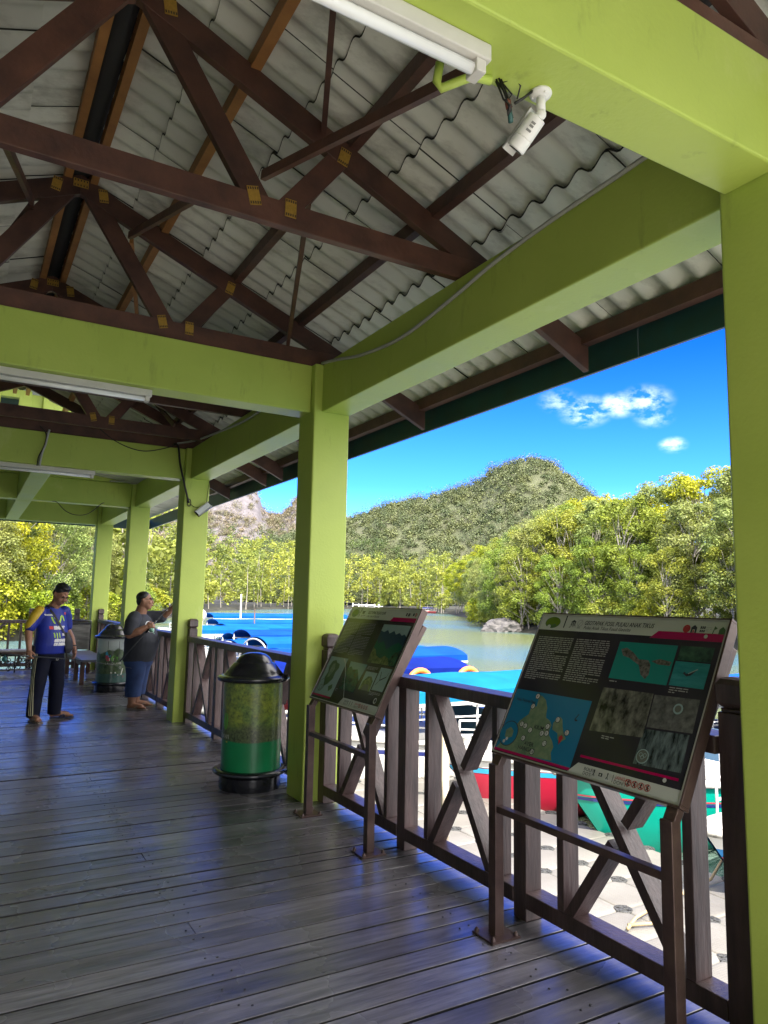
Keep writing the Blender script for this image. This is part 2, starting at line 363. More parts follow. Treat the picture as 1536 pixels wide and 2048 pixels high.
for ty in TY:
    t = sub('roof_truss', pav); th = .05
    zb = HT + .006
    if ty < 5: m = MB(); m.box((2 * X0 - .30, ty - th / 2, zb), (.30, ty + th / 2, zb + .135)); m.build('bottom_chord', TIMBER, t, bevel=.004)
    for s in (1, -1):
        X = lambda x: x if s == 1 else 2 * X0 - x
        m = MB(); dpt = .148
        pts = [(X(X0), zr(X0)), (X(1.13), zr(1.13)), (X(1.13), zr(1.13) - .185), (X(.30), zr(.30) - dpt), (X(X0), zr(X0) - dpt)]
        yy = ty + (th + .003) * (.0 if s == 1 else 0)
        m.slab([(a, ty - th / 2 + .0015, b) for a, b in pts], (0, 1, 0), th - .003); m.build('rafter', TIMBER, t, bevel=.003)
        if ty > 4: continue
        m = MB(); bar_xz(m, (X(-1.76), 4.40), (X(-1.17), zb + .10), ty + .004, .125, th - .006); m.build('web', TIMBER, t, bevel=.003)
        m = MB(); bar_xz(m, (X(-1.02), zb + .10), (X(-.70), 3.93), ty + .003, .115, th - .006); m.build('web', TIMBER, t, bevel=.003)
        for (gx, gz, ga) in ((-1.665, 4.37, .15), (-1.20, zb + .115, .25), (-1.0, zb + .105, 0), (-.70, 3.91, -.25)):
            m = MB(); gusset(m, X(gx), gz, ty - th / 2 - .001, a=ga * s); m.build('gusset_plate', (BRASS, TOOTH), t)
    m = MB(); gusset(m, X0, 4.42, ty - th / 2 - .001, w=.10, h=.06); m.build('gusset_plate', (BRASS, TOOTH), t)
# diagonal wind braces between the trusses
for (a, b) in (((-1.13, -1.78, 3.70), (-.80, -3.40, 3.42)), ((-1.47, .09, 4.12), (-1.38, -1.66, 3.60)), ((-.80, -1.79, 4.02), (-1.14, -2.62, 4.12)), ((-.21, .09, 3.56), (-.80, -1.62, 3.74)),
               ((-2.33, -1.70, 3.55), (-2.12, .09, 4.18)), ((-2.12, .10, 4.16), (-2.30, .62, 4.02)), ((-1.44, .20, 4.14), (-1.0, 1.95, 3.80)), ((-.45, 3.9, 3.95), (-.30, 3.38, 3.55))):
    m = MB(); m.bar(a, b, .028, .05, (0, 0, 1)); m.build('wind_brace', TIMBER if a[0] != -1.44 else TIMBER_RAW, pav)

# ================================================================== DECK
DECKM = bpy.data.materials.new('deck_planks'); DECKM.use_nodes = True
nt = DECKM.node_tree; n, l = nt.nodes, nt.links; b = n['Principled BSDF']
tcx = n.new('ShaderNodeTexCoord'); mp = n.new('ShaderNodeMapping'); mp.inputs['Scale'].default_value = (.9, 9, 1); l.new(tcx.outputs['Object'], mp.inputs[0])
g = n.new('ShaderNodeNewGeometry')
addv = n.new('ShaderNodeVectorMath'); addv.operation = 'ADD'; l.new(mp.outputs[0], addv.inputs[0])
cmb = n.new('ShaderNodeCombineXYZ'); ml = n.new('ShaderNodeMath'); ml.operation = 'MULTIPLY'; ml.inputs[1].default_value = 37; l.new(g.outputs['Random Per Island'], ml.inputs[0]); l.new(ml.outputs[0], cmb.inputs['X']); l.new(ml.outputs[0], cmb.inputs['Z']); l.new(cmb.outputs[0], addv.inputs[1])
n1 = n.new('ShaderNodeTexNoise'); n1.inputs['Scale'].default_value = 3.2; n1.inputs['Detail'].default_value = 9; n1.inputs['Roughness'].default_value = .65; l.new(addv.outputs[0], n1.inputs['Vector'])
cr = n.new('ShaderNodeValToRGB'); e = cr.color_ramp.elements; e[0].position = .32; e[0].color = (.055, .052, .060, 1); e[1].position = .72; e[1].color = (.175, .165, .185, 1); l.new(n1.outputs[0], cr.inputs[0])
n2 = n.new('ShaderNodeTexNoise'); n2.inputs['Scale'].default_value = 1.1; n2.inputs['Detail'].default_value = 5; l.new(tcx.outputs['Object'], n2.inputs['Vector'])
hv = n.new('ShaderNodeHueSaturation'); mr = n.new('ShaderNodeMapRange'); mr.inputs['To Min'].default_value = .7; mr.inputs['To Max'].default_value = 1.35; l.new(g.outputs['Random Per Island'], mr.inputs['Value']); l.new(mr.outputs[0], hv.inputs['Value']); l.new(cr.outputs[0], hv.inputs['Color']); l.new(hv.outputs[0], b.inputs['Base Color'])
rr = n.new('ShaderNodeMapRange'); rr.inputs['From Min'].default_value = .35; rr.inputs['From Max'].default_value = .65; rr.inputs['To Min'].default_value = .17; rr.inputs['To Max'].default_value = .38; l.new(n2.outputs[0], rr.inputs['Value']); l.new(rr.outputs[0], b.inputs['Roughness'])
b.inputs['Specular IOR Level'].default_value = .75; b.inputs['Coat Weight'].default_value = .25; b.inputs['Coat Roughness'].default_value = .3
bp = n.new('ShaderNodeBump'); bp.inputs['Strength'].default_value = .28; bp.inputs['Distance'].default_value = .010; l.new(n1.outputs[0], bp.inputs['Height']); l.new(bp.outputs[0], b.inputs['Normal'])
m = MB(); pitch = .1475; y = -4.27; k = 0
rnd = random.Random(3)
while y < 11.62:
    gap = rnd.choice((.009, .010, .012, .016))
    for (xa, xb) in (((-4.25, -1.285), (-1.281, .42)) if k % 7 == 3 else ((-4.25, .42),)):
        dz = rnd.uniform(-.002, .002); t1 = rnd.uniform(-.0022, .0022)
        y0, y1 = y + gap / 2, y + pitch - gap / 2; hh = .04; c = .0018
        prof = [(y0, -hh), (y0, -c + dz), (y0 + c, dz), ((y0 + y1) / 2, dz + t1 * .5 - .0012), (y1 - c, dz + t1), (y1, -c + dz + t1), (y1, -hh)]
        L = len(prof); vs = [(xa, a, z) for a, z in prof] + [(xb, a, z) for a, z in prof]
        fs = [(i, i + 1, L + i + 1, L + i) for i in range(L - 1)] + [(L - 1, 0, L, 2 * L - 1), tuple(range(L))[::-1], tuple(range(L, 2 * L))]
        m.add(vs, fs[1:L - 2] + fs[L:]); m.f += [tuple(i + len(m.v) - len(vs) for i in f) for f in (fs[0], fs[L - 2], fs[L - 1])]; m.m += [1] * 3; m.sm += [False] * 3
    y += pitch; k += 1
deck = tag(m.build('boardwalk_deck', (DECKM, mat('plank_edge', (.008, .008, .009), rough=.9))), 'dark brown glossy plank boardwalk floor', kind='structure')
m = MB(); rr_ = random.Random(5)
yy = -4.2
while yy < 11.5:
    for dx in (-.03, .028):
        x = -1.283 + dx + rr_.uniform(-.012, .012); m.lathe([(.0, .0052), (.0045, .0045), (.0055, .0015)], (x, yy + rr_.uniform(-.03, .03), 0), n=7)
        x = .09 + dx; m.lathe([(.0, .0052), (.0045, .0045), (.0055, .0015)], (x - .25, yy + rr_.uniform(-.03, .03), 0), n=7)
    yy += pitch
nl = m.build('nail', mat('nail_heads', (.03, .03, .035), rough=.5, metal=.3), deck); tag(nl, kind='stuff')
m = MB()
for x in (-3.9, -2.6, -1.283, -.16, .36): m.box((x - .04, -4.2, -.20), (x + .04, 11.6, -.041))
m.box((-4.2, -4.2, -.075), (.40, 11.55, -.045)); m.box((.44, -4.27, -.26), (.47, 11.62, -.002))  # dark sheet added under the planks to block light through the gaps
m.build('joist_and_blackout_sheet', mat('underdeck_dark', (.05, .035, .03), rough=.7), deck)

# unseen concrete apron added behind the photographer to bounce sunlight under the roof
CONC = mat('concrete', (.40, .38, .34), rough=.85, col2=(.32, .30, .27), scale=1.2, bump=.2, bscale=30)
m = MB(); m.box((-4.25, -60, -.30), (1.8, -4.29, -.008)); tag(m.build('bounce_apron', CONC), 'pale concrete apron added unseen behind the camera to bounce sunlight', kind='structure')

# ================================================================== RAILINGS
def railing_bay(ya, yb, label, xin=.13, cells=3, cap0=True, cap1=True, skip_end=False):
    """one bay along Y between columns, ya < yb; posts stand against the columns"""
    root = thing('railing', label, 'railing', (xin + .05, (ya + yb) / 2, 0), 0, 'crossed timber railings along the boardwalk edge')
    ox, oy = xin + .05, (ya + yb) / 2
    O = (ox, oy, 0); D = .10
    def post(y0, y1, z1, cap, z0=.0):
        m = MB(); m.box((xin, y0, z0), (xin + D, y1, z1))
        if cap:                                  # turned cap on a recessed neck
            e = .006
            m.box((xin + .008, y0 + .008, z1), (xin + D - .008, y1 - .008, z1 + .015))
            zc = z1 + .015
            pr = [(e + .012, zc), (0, zc + .018), (0, zc + .085), (.012, zc + .105), (.03, zc + .112)]
            vs = []
            for (ins, z) in pr: vs += [(xin - .004 + ins, y0 - .004 + ins, z), (xin + D + .004 - ins, y0 - .004 + ins, z), (xin + D + .004 - ins, y1 + .004 - ins, z), (xin - .004 + ins, y1 + .004 - ins, z)]
            fs = [(3, 2, 1, 0)] + [(4 * i + q, 4 * i + (q + 1) % 4, 4 * i + 4 + (q + 1) % 4, 4 * i + 4 + q) for i in range(4) for q in range(4)] + [(16, 17, 18, 19)]
            m.add(vs, fs)
        m.build('post', RAILW, root, bevel=.004, origin=O)
    tr0, tr1 = .972, 1.038
    if cap1: post(yb - .10, yb, 1.125, True)
    if cap0: post(ya + .075, ya + .175, 1.125, True)
    a, b = ya + (.175 if cap0 else 0), yb - (.10 if cap1 else 0)
    m = MB(); m.box((xin - .02, a, tr0), (xin + D + .02, b, tr1)); m.build('top_rail', RAILW, root, bevel=.006, origin=O)
    m = MB()
    mids = [b - (b - a) * (i / cells) for i in range(1, cells)]
    segs = []; e0 = b
    for mid in mids: segs.append((mid + .045, e0)); e0 = mid - .045
    segs.append((a, e0))
    for (s0, s1) in segs:
        m = MB(); m.box((xin - .004, s0, .062), (xin + D + .004, s1, .135)); m.build('bottom_rail', RAILW, root, bevel=.004, origin=O)
        gap = .17; w = .042
        for (q0, q1) in ((s1 - gap - w - .04, s1 - gap - .04), (s0 + gap - .04, s0 + gap + w - .04)):
            m = MB(); m.box((xin + .002, q0, .135), (xin + D - .002, q1, tr0)); m.build('baluster', RAILW, root, bevel=.003, origin=O)
        c0, c1 = s0 + gap + w - .04, s1 - gap - w - .04
        z0, z1 = .135, tr0
        m = MB(); ang = atan2(z1 - z0, c1 - c0); hw = .04 / sin(ang) / 1.0
        def brace(p0, p1):
            m = MB(); m.slab([(xin + .003, p0[0], p0[1]), (xin + .003, p0[2], p0[3]), (xin + .003, p1[0], p1[1]), (xin + .003, p1[2], p1[3])], (1, 0, 0), D - .006); return m
        t = .046 / sin(ang)
        brace((c0, z0, c0 + t, z0), (c1, z1, c1 - t, z1)).build('cross_brace', RAILW, root, origin=O)
        # the other diagonal is let in as two halves
        def at(y): return y
        ym, zm = (c0 + c1) / 2, (z0 + z1) / 2; dx = .032 / max(.2, cos(ang)) * .0 + .036
        sl = (z1 - z0) / (c1 - c0); gy = dx
        for (p, q) in (((c1, z0), (ym + gy, zm - gy * sl)), ((ym - gy, zm + gy * sl), (c0, z1))):
            d = V((0, q[0] - p[0], q[1] - p[1])).normalized(); nn = V((0, -d.z, d.y)) * .022
            P = V((xin + .004, p[0], p[1])); Q = V((xin + .004, q[0], q[1]))
            if p == (c1, z0): poly = [(xin + .004, c1 - t, z0), (xin + .004, c1, z0), Q + (nn if nn.y > 0 else -nn), Q - (nn if nn.y > 0 else -nn)]
            else: poly = [P - (nn if nn.y > 0 else -nn), P + (nn if nn.y > 0 else -nn), (xin + .004, c0 + t, z1), (xin + .004, c0, z1)]
            m = MB(); m.slab([tuple(v) for v in poly], (1, 0, 0), D - .008); m.build('cross_brace', RAILW, root, origin=O)
    for mid in mids: post(mid - .045, mid + .045, tr0 - .001, False)
    return root
railing_bay(YC[0] + WY, YC[1], 'crossed timber railing behind the two information boards, overlooking the white floats')
railing_bay(YC[1] + WY, YC[2], 'crossed timber railing behind the green rubbish bin')
railing_bay(YC[2] + WY, YC[3], 'crossed timber railing behind the man in the dark shirt')
railing_bay(YC[3] + WY, YC[4], 'crossed timber railing beside the far bin, last but one along the right edge')
# end railing across the boardwalk
def end_railing():
    root = thing('railing', 'crossed timber railing across the far end of the boardwalk, behind the man in blue', 'railing', (-1.9, 11.5, 0), 0, 'crossed timber railings along the boardwalk edge'); O = (-1.9, 11.5, 0)
    xs = [-3.6, -2.35, -1.1, -.25]
    for x in (-3.6, -1.12, -.25):
        m = MB(); m.box((x, 11.45, 0), (x + .1, 11.55, 1.12)); m.box((x + .008, 11.458, 1.12), (x + .092, 11.542, 1.135)); m.box((x - .004, 11.446, 1.135), (x + .104, 11.554, 1.235)); m.build('post', RAILW, root, bevel=.006, origin=O)
    for (a, b) in ((-3.5, -1.12), (-1.02, -.25), (-.15, .3)):
        m = MB(); m.box((a, 11.44, .93), (b, 11.56, .995)); m.build('top_rail', RAILW, root, bevel=.005, origin=O)
        m = MB(); m.box((a, 11.455, .06), (b, 11.545, .13)); m.build('bottom_rail', RAILW, root, bevel=.005, origin=O)
    for (a, b) in ((-3.4, -2.4), (-2.3, -1.55), (-.95, -.4)):
        for (p, q) in (((a, .13), (b, .93)), ((a, .93), (b, .13))):
            m = MB(); m.bar((p[0], 11.5 if p[1] < .5 else 11.504, p[1]), (q[0], 11.5 if p[1] < .5 else 11.504, q[1]), .05, .045, (0, 0, 1)); m.build('cross_brace', RAILW, root, origin=O)
    for x in (-2.35, -1.47, -1.25, -.98, -.36):
        m = MB(); m.box((x - .021, 11.46, .13), (x + .021, 11.54, .93)); m.build('baluster', RAILW, root, bevel=.003, origin=O)
end_railing()

# ================================================================== WATER, BANKS, HILLS
wm = bpy.data.materials.new('river_water'); wm.use_nodes = True; nt = wm.node_tree; n, l = nt.nodes, nt.links; b = n['Principled BSDF']
b.inputs['Roughness'].default_value = .13; b.inputs['IOR'].default_value = 1.33; b.inputs['Specular IOR Level'].default_value = .5
tcx = n.new('ShaderNodeTexCoord'); mp = n.new('ShaderNodeMapping'); mp.inputs['Rotation'].default_value = (0, 0, rad(-35)); mp.inputs['Scale'].default_value = (1, 2.6, 1); l.new(tcx.outputs['Object'], mp.inputs[0])
nz = n.new('ShaderNodeTexNoise'); nz.inputs['Scale'].default_value = 1.9; nz.inputs['Detail'].default_value = 7; nz.inputs['Roughness'].default_value = .6; l.new(mp.outputs[0], nz.inputs['Vector'])
bp = n.new('ShaderNodeBump'); bp.inputs['Strength'].default_value = .8; bp.inputs['Distance'].default_value = .20; l.new(nz.outputs[0], bp.inputs['Height']); l.new(bp.outputs[0], b.inputs['Normal'])
nz2 = n.new('ShaderNodeTexNoise'); nz2.inputs['Scale'].default_value = .03; nz2.inputs['Detail'].default_value = 3; l.new(tcx.outputs['Object'], nz2.inputs['Vector'])
cr = n.new('ShaderNodeValToRGB'); e = cr.color_ramp.elements; e[0].position = .40; e[0].color = (.105, .125, .05, 1); e[1].position = .55; e[1].color = (.06, .125, .16, 1); l.new(nz2.outputs[0], cr.inputs[0]); l.new(cr.outputs[0], b.inputs['Base Color'])  # blue areas paint sky reflection into the green water colour
m = MB()
xs = [-2500, -300, -60, 0, 60, 300, 2500]
vs = [(x, y, WATER_Z) for y in xs for x in xs]; k = len(xs)
m.add(vs, [(j * k + i, j * k + i + 1, (j + 1) * k + i + 1, (j + 1) * k + i) for j in range(k - 1) for i in range(k - 1)])
tag(m.build('river_water', wm), 'rippled green and blue river water', kind='structure')

SHORE = [(34, -60), (36, -12), (41, 8), (46.5, 28), (49.5, 47), (50.5, 60), (68, 86), (86, 112), (118, 165), (137, 214), (142, 256), (103, 236), (54, 177), (30, 120), (19, 90), (10, 68), (3, 49), (-8, 44), (-30, 40), (-90, 38)]
def shore_pt(i, off):
    p = V((*SHORE[i], 0)); a = V((*SHORE[max(0, i - 1)], 0)); c = V((*SHORE[min(len(SHORE) - 1, i + 1)], 0))
    t = (c - a).normalized(); return p + V((t.y, -t.x, 0)) * off
MUD = mat('mud_bank', (.026, .025, .015), rough=.9, col2=(.012, .012, .008), scale=.7, bump=.4, bscale=3)
m = MB(); offs = [(-1.2, -1.75), (.3, -1.32), (2.2, -.75), (8, -.5), (40, .2), (160, 2.5)]
vs = []
N = len(SHORE)
sub_i = []
for i in range(N):
    for (o_, z) in offs:
        p = shore_pt(i, o_); vs.append((p.x, p.y, z))
K = len(offs)
m.add(vs, [(i * K + j, i * K + j + 1, (i + 1) * K + j + 1, (i + 1) * K + j) for i in range(N - 1) for j in range(K - 1)], 0, True)
tag(m.build('river_bank', MUD), 'low muddy river bank under the mangroves', kind='structure')

def hill(name, sil, d0, d1, cut, label, rng, base_z=1.0, rock=None):
    """heightfield ridge: sil = list of (bearing px, elevation px) of its crest; d0..d2 distances of foot and crest"""
    us = np.array([s[0] for s in sil], float); vs_ = np.array([s[1] for s in sil], float)
    cols = np.linspace(us[0], us[-1], 150); rows = np.linspace(0, 1.35, 40)
    G = np.zeros((len(cols), len(rows), 3))
    for i, u in enumerate(cols):
        v = np.interp(u, us, vs_); d = CF + CR * ((u - CX) / FPX) + CU * ((CY - v) / FPX)
        hx, hy = d.x, d.y; hl = hypot(hx, hy); top = CAM.z + d.z / hl * d1
        for j, t in enumerate(rows):
            D = d0 + (d1 - d0) * t
            s = t if t <= 1 else 1
            prof = (3 * s * s - 2 * s ** 3) * .62 + s * .38 if t <= 1 else 1 - (t - 1) * 1.6
            wob = 5.5 * sin(u * .031 + t * 5) * sin(t * 9 + u * .017) * min(1, t * 3) * (1 - min(1, abs(t))) 
            z = base_z + (top - base_z) * prof + wob
            G[i, j] = (CAM.x + hx / hl * D, CAM.y + hy / hl * D, z)
    m = MB(); R_ = len(rows)
    m.add(G.reshape(-1, 3).tolist(), [(i * R_ + j, (i + 1) * R_ + j, (i + 1) * R_ + j + 1, i * R_ + j + 1) for i in range(len(cols) - 1) for j in range(R_ - 1)], 0, True)
    o = m.build(name, cut); tag(o, label, kind='structure')
    return G
HILLM = mat('hill_soil', (.05, .06, .024), rough=.9, col2=(.065, .065, .035), scale=.06)
ROCKC = mat('limestone', (.13, .115, .125), rough=.85, col2=(.06, .054, .058), scale=.25, stretch=(1, 1, .35), bump=.6, bscale=1.2, detail=9)
S1 = [(480, 1100), (560, 1080), (640, 1058), (696, 1045), (760, 1017), (800, 1008), (850, 999), (900, 983), (930, 977), (962, 963), (985, 942), (1010, 929), (1050, 921), (1085, 923), (1115, 938), (1140, 956), (1165, 978), (1200, 1006), (1260, 1046), (1350, 1086), (1450, 1120), (1600, 1150)]
S2 = [(60, 1090), (200, 1046), (300, 992), (380, 968), (450, 960), (500, 972), (518, 990), (526, 1016), (545, 1030), (562, 1031), (578, 1018), (592, 1001), (620, 990), (650, 1004), (690, 1040), (760, 1065)]
G1 = hill('hill', S1, 315, 440, HILLM, 'wooded hill with a rounded knoll behind the mangroves', RNG)
G2 = hill('cliff_hill', S2, 430, 590, ROCKC, 'drier limestone hill with bare grey cliffs, farther left', RNG)

# ------------------------------------------------------------------ foliage helpers (numpy)
def leaf_quads(cent, size, nrm_bias, rng, aspect=.62, nz=.5):
    """diamond leaves at cent (n,3); size (n,), nrm_bias (n,3) preferred normals"""
    n = len(cent)
    nr = nrm_bias + rng.normal(0, nz, (n, 3)); nr /= np.linalg.norm(nr, axis=1, keepdims=True) + 1e-9
    a = rng.normal(0, 1, (n, 3)); t = a - nr * (a * nr).sum(1, keepdims=True); t /= np.linalg.norm(t, axis=1, keepdims=True) + 1e-9
    w = np.cross(nr, t); s = size[:, None]
    P = np.empty((n, 4, 3)); bend = nr * s * .12
    P[:, 0] = cent - t * s * .5; P[:, 1] = cent + w * s * .5 * aspect + bend; P[:, 2] = cent + t * s * .5; P[:, 3] = cent - w * s * .5 * aspect + bend
    return P
def clump_leaves(centers, radii, per, lo, hi, rng, flat=.75, nz=.5):
    C_ = np.repeat(centers, per, axis=0); R_ = np.repeat(radii, per)
    d = rng.normal(0, 1, (len(C_), 3)); d[:, 2] = d[:, 2] + .35; d /= np.linalg.norm(d, axis=1, keepdims=True)
    r = R_ * (rng.random(len(C_)) ** .45); pos = C_ + d * r[:, None] * np.array([1, 1, flat])
    size = rng.uniform(lo, hi, len(C_))
    bias = d * .8 + np.array([0, 0, .7])
    return leaf_quads(pos, size, bias, rng, nz=nz)
def leaf_mat(name, c1, c2, isl=.4, scale=.5, trans=.45, hv=.02, ov=.0, rough=.5):
    return mat(name, c1, rough=rough, spec=.35, col2=c2, scale=scale, isl=isl, trans=trans, huevar=hv, detail=2, thresh=(.35, .65))
LEAF_MID = leaf_mat('leaf_mid_green', (.28, .32, .038), (.175, .235, .04))
LEAF_YEL = leaf_mat('leaf_lime', (.36, .37, .014), (.22, .27, .02), scale=.35)
LEAF_GRY = leaf_mat('leaf_grey_green', (.275, .31, .09), (.185, .235, .06))
LEAF_FAR = leaf_mat('leaf_far', (.31, .325, .045), (.17, .21, .045), scale=.045, isl=.35, hv=0)
LEAF_HILL = leaf_mat('leaf_hill', (.135, .15, .055), (.060, .085, .034), scale=.12, isl=.3, trans=.15, hv=0)
LEAF_DRY = leaf_mat('leaf_dry_hill', (.24, .19, .125), (.125, .125, .062), scale=.10, isl=.3, trans=.15, hv=0)
BARK = mat('pale_bark', (.34, .31, .26), rough=.8, col2=(.13, .115, .10), scale=3, stretch=(3, 3, .6))

# ------------------------------------------------------------------ hill cover
def hill_cover(name, G, leafm, label, ncrown, per, rng, mask=None, tmax=1.04, rlo=1.5, rhi=6.0):
    nc, nr, _ = G.shape; tops = int((nr - 1) * tmax / 1.35)
    i = rng.integers(0, nc - 1, ncrown); j = rng.random(ncrown) * tops; j0 = j.astype(int); fj = (j - j0)[:, None]; fi = rng.random(ncrown)[:, None]
    P = (G[i, j0] * (1 - fi) + G[i + 1, j0] * fi) * (1 - fj) + (G[i, j0 + 1] * (1 - fi) + G[i + 1, j0 + 1] * fi) * fj
    if mask is not None:
        keep = mask(i / (nc - 1), j / (nr - 1) * 1.35, rng); P = P[keep]
    rad_ = rlo + (rhi - rlo) * rng.random(len(P)) ** 2.2; P = P + np.stack([np.zeros(len(P)), np.zeros(len(P)), rad_ * .35], 1)
    Q = clump_leaves(P, rad_, per, .55, 1.0, rng, flat=.95, nz=.35)
    o = quads_np(name, Q, leafm); tag(o, label, kind='stuff')
hill_cover('hill_forest', G1, LEAF_HILL, 'olive forest covering the rounded hill', 5600, 95, np.random.default_rng(21))
def m2(fu, t, rng):
    u = 60 + fu * 700
    cliff = (u > 425) & (u < 530) & (t > .62) & (t < .99) & (np.sin(u * .21 + t * 17) + np.sin(u * .5) * .5 > -.75)
    cliff2 = (u > 455) & (u < 500) & (t > .2) & (t < .34)
    return ~(cliff & (rng.random(len(fu)) < .93)) & ~(cliff2 & (rng.random(len(fu)) < .7))
hill_cover('dry_hill_forest', G2, LEAF_DRY, 'dry pinkish brown forest on the limestone hill', 4200, 85, np.random.default_rng(22), m2, rlo=1.8, rhi=6.0)

# ------------------------------------------------------------------ far mangrove wood along the end of the river: one mass
def wood(name, path, offs, hgt, step, leafm, label, rng, per=30, ncl=12, lsz=(.6, 1.15), yel=None, trunks=True):
    cs, rs, tk = [], [], MB()
    pts = [V((*p, 0)) for p in path]
    for (off, z0) in offs:
        for a, c in zip(pts[:-1], pts[1:]):
            L = (c - a).length; t = (c - a).normalized(); nrm = V((t.y, -t.x, 0)); s = rng.random() * step
            while s < L:
                p = a + t * s + nrm * (off + rng.normal(0, 1.6)); h = hgt * rng.uniform(.72, 1.15) + off * .05
                for q in range(ncl):
                    f = rng.uniform(.10, 1.0); wr = (1.15 - abs(f - .6)) * h * .17
                    cs.append((p.x + rng.normal(0, wr * .55), p.y + rng.normal(0, wr * .55), z0 + h * f)); rs.append(rng.uniform(.07, .125) * h)
                if trunks and off < 6:
                    for q in range(1):
                        x, y = p.x + rng.normal(0, .9), p.y + rng.normal(0, .9); tk.tube([(x, y, -1.3), (x + rng.normal(0, .3), y, z0 + h * .35), (x + rng.normal(0, .6), y + rng.normal(0, .5), z0 + h * .8)], [.13, .10, .04], n=5, cap=False)
                s += step * rng.uniform(.7, 1.3)
    Q = clump_leaves(np.array(cs), np.array(rs), per, lsz[0], lsz[1], rng)
    o = quads_np(name, Q, leafm); tag(o, label, kind='stuff')
    if trunks: t_ = tk.build('trunks', BARK, o); tag(t_, kind='stuff')
rg = np.random.default_rng(31)
FAR = [(54, 177), (80, 208), (103, 236), (142, 256), (170, 262)][::-1]
wood('mangrove_wood', FAR, [(2, -1), (9, -.5), (18, 0)], 20, 6.5, LEAF_FAR, 'tall mangrove wood at the far end of the river', rg)
wood('mangrove_wood', [(118, 165), (137, 214), (143, 250), (150, 270)], [(2, -1), (9, -.5)], 17, 6.0, LEAF_FAR, 'mangrove wood along the far right bend of the river', rg)
wood('mangrove_wood', [(10, 68), (19, 90), (30, 120), (42, 150), (54, 177)][::-1], [(2.5, -1), (8, -.5), (15, 0)], 15, 5.0, LEAF_FAR, 'mangrove wood along the left bank beyond the pavilion', rg)
wood('conifer_wood', [(30, 225), (80, 262), (140, 292), (200, 310)][::-1], [(2, 2), (10, 3)], 27, 7, leaf_mat('leaf_conifer', (.11, .15, .038), (.07, .11, .032), scale=.05, hv=0), 'darker taller trees standing behind the far mangroves', rg, trunks=False)

# ------------------------------------------------------------------ individual trees: prototypes
def tree_proto(name, h, w, leafm, seed, ncl=80, per=165, base=.22, lsz=(.17, .30), stems=2, shape=1.0):
    rng = np.random.default_rng(seed)
    root = thing(name, '', 'tree'); tk = MB(); cs, rs = [], []
    sts = []
    for s in range(stems):
        a = rng.uniform(0, 6.28); r0 = .35 * (s > 0) + .1
        pts = [V((cos(a) * r0, sin(a) * r0, -.4))]; dx, dy = cos(a) * w * .12, sin(a) * w * .12
        for k in range(1, 7): pts.append(V((cos(a) * r0 + dx * k / 6 * rng.uniform(.6, 1.3) + rng.normal(0, .12), sin(a) * r0 + dy * k / 6 + rng.normal(0, .12), h * (.88 - .1 * s) * k / 6)))
        rr0 = .022 * h * rng.uniform(.5, .8) * .62
        tk.tube(pts, [rr0 * (1 - .13 * k) for k in range(7)], n=7, cap=False); sts.append(pts)
    for q in range(ncl):
        f = base + (1 - base) * (rng.random() ** .8); e = sqrt(max(.05, 1 - ((f - base - .45 * (1 - base)) / (.62 * (1 - base))) ** 2)) * shape
        a = rng.uniform(0, 6.28); r = w * .5 * e * sqrt(rng.uniform(.12, 1.0))
        c = V((cos(a) * r, sin(a) * r, h * f)); cs.append(tuple(c)); rs.append(rng.uniform(.085, .17) * w * (1.15 - .35 * f))
        if q % 3 == 0:
            st = sts[q % stems]; k = min(5, max(1, int(6 * max(.1, f - .16)))); p0 = st[k]; mid = (p0 + c) / 2 + V((rng.normal(0, .15), rng.normal(0, .15), .1))
            tk.tube([p0, mid, c], [.05, .034, .014], n=5, cap=False)
    tk.build('trunk', BARK, root)
    Q = clump_leaves(np.array(cs), np.array(rs), per, lsz[0], lsz[1], rng, flat=.8)
    quads_np('crown', Q, leafm, root)
    return root
def copy_thing(o, loc, rz=0, sc=1.0, label=None, group=None):
    r = o.copy(); COL.objects.link(r); r.location = loc; r.rotation_euler = (0, 0, rz); r.scale = (sc, sc, sc) if not isinstance(sc, tuple) else sc
    if label: r['label'] = label
    if group: r['group'] = group
    for ch in list(o.children):
        c = ch.copy(); COL.objects.link(c); c.parent = r
        for g_ in list(ch.children):
            d = g_.copy(); COL.objects.link(d); d.parent = c
    return r
PR = dict(
    mid=tree_proto('mangrove_tree', 13, 7.5, LEAF_MID, 1, base=.16),
    mid2=tree_proto('mangrove_tree', 13, 6.5, LEAF_GRY, 2, ncl=72, base=.26, stems=3),
    grey=tree_proto('mangrove_tree', 13, 8.0, LEAF_GRY, 3, ncl=84, base=.22, stems=2),
    lime=tree_proto('mangrove_tree', 13, 7.5, LEAF_YEL, 4, ncl=76, base=.34, stems=2),
    bush=tree_proto('mangrove_bush', 4.2, 5.2, LEAF_YEL, 5, ncl=46, per=110, base=.06, lsz=(.16, .28), stems=3),
)
PR['dark'] = tree_proto('mangrove_tree', 13, 8.5, leaf_mat('leaf_dark_green', (.05, .07, .015), (.03, .05, .012)), 9, ncl=80, per=120, base=.08, lsz=(.3, .5))  # for the added shading trees, leaves darkened to bounce less light
LAB = dict(mid='leafy mid green mangrove tree standing on the right bank behind the boards', mid2='grey green mangrove tree with several pale stems on the right bank',
           grey='spreading grey green mangrove tree on the right bank', lime='yellow green mangrove tree with a bright crown on the right bank')
LABL = {k: v.replace('on the right bank', 'on the left bank').replace(' behind the boards', ' beyond the far railing') for k, v in LAB.items()}
used = set()
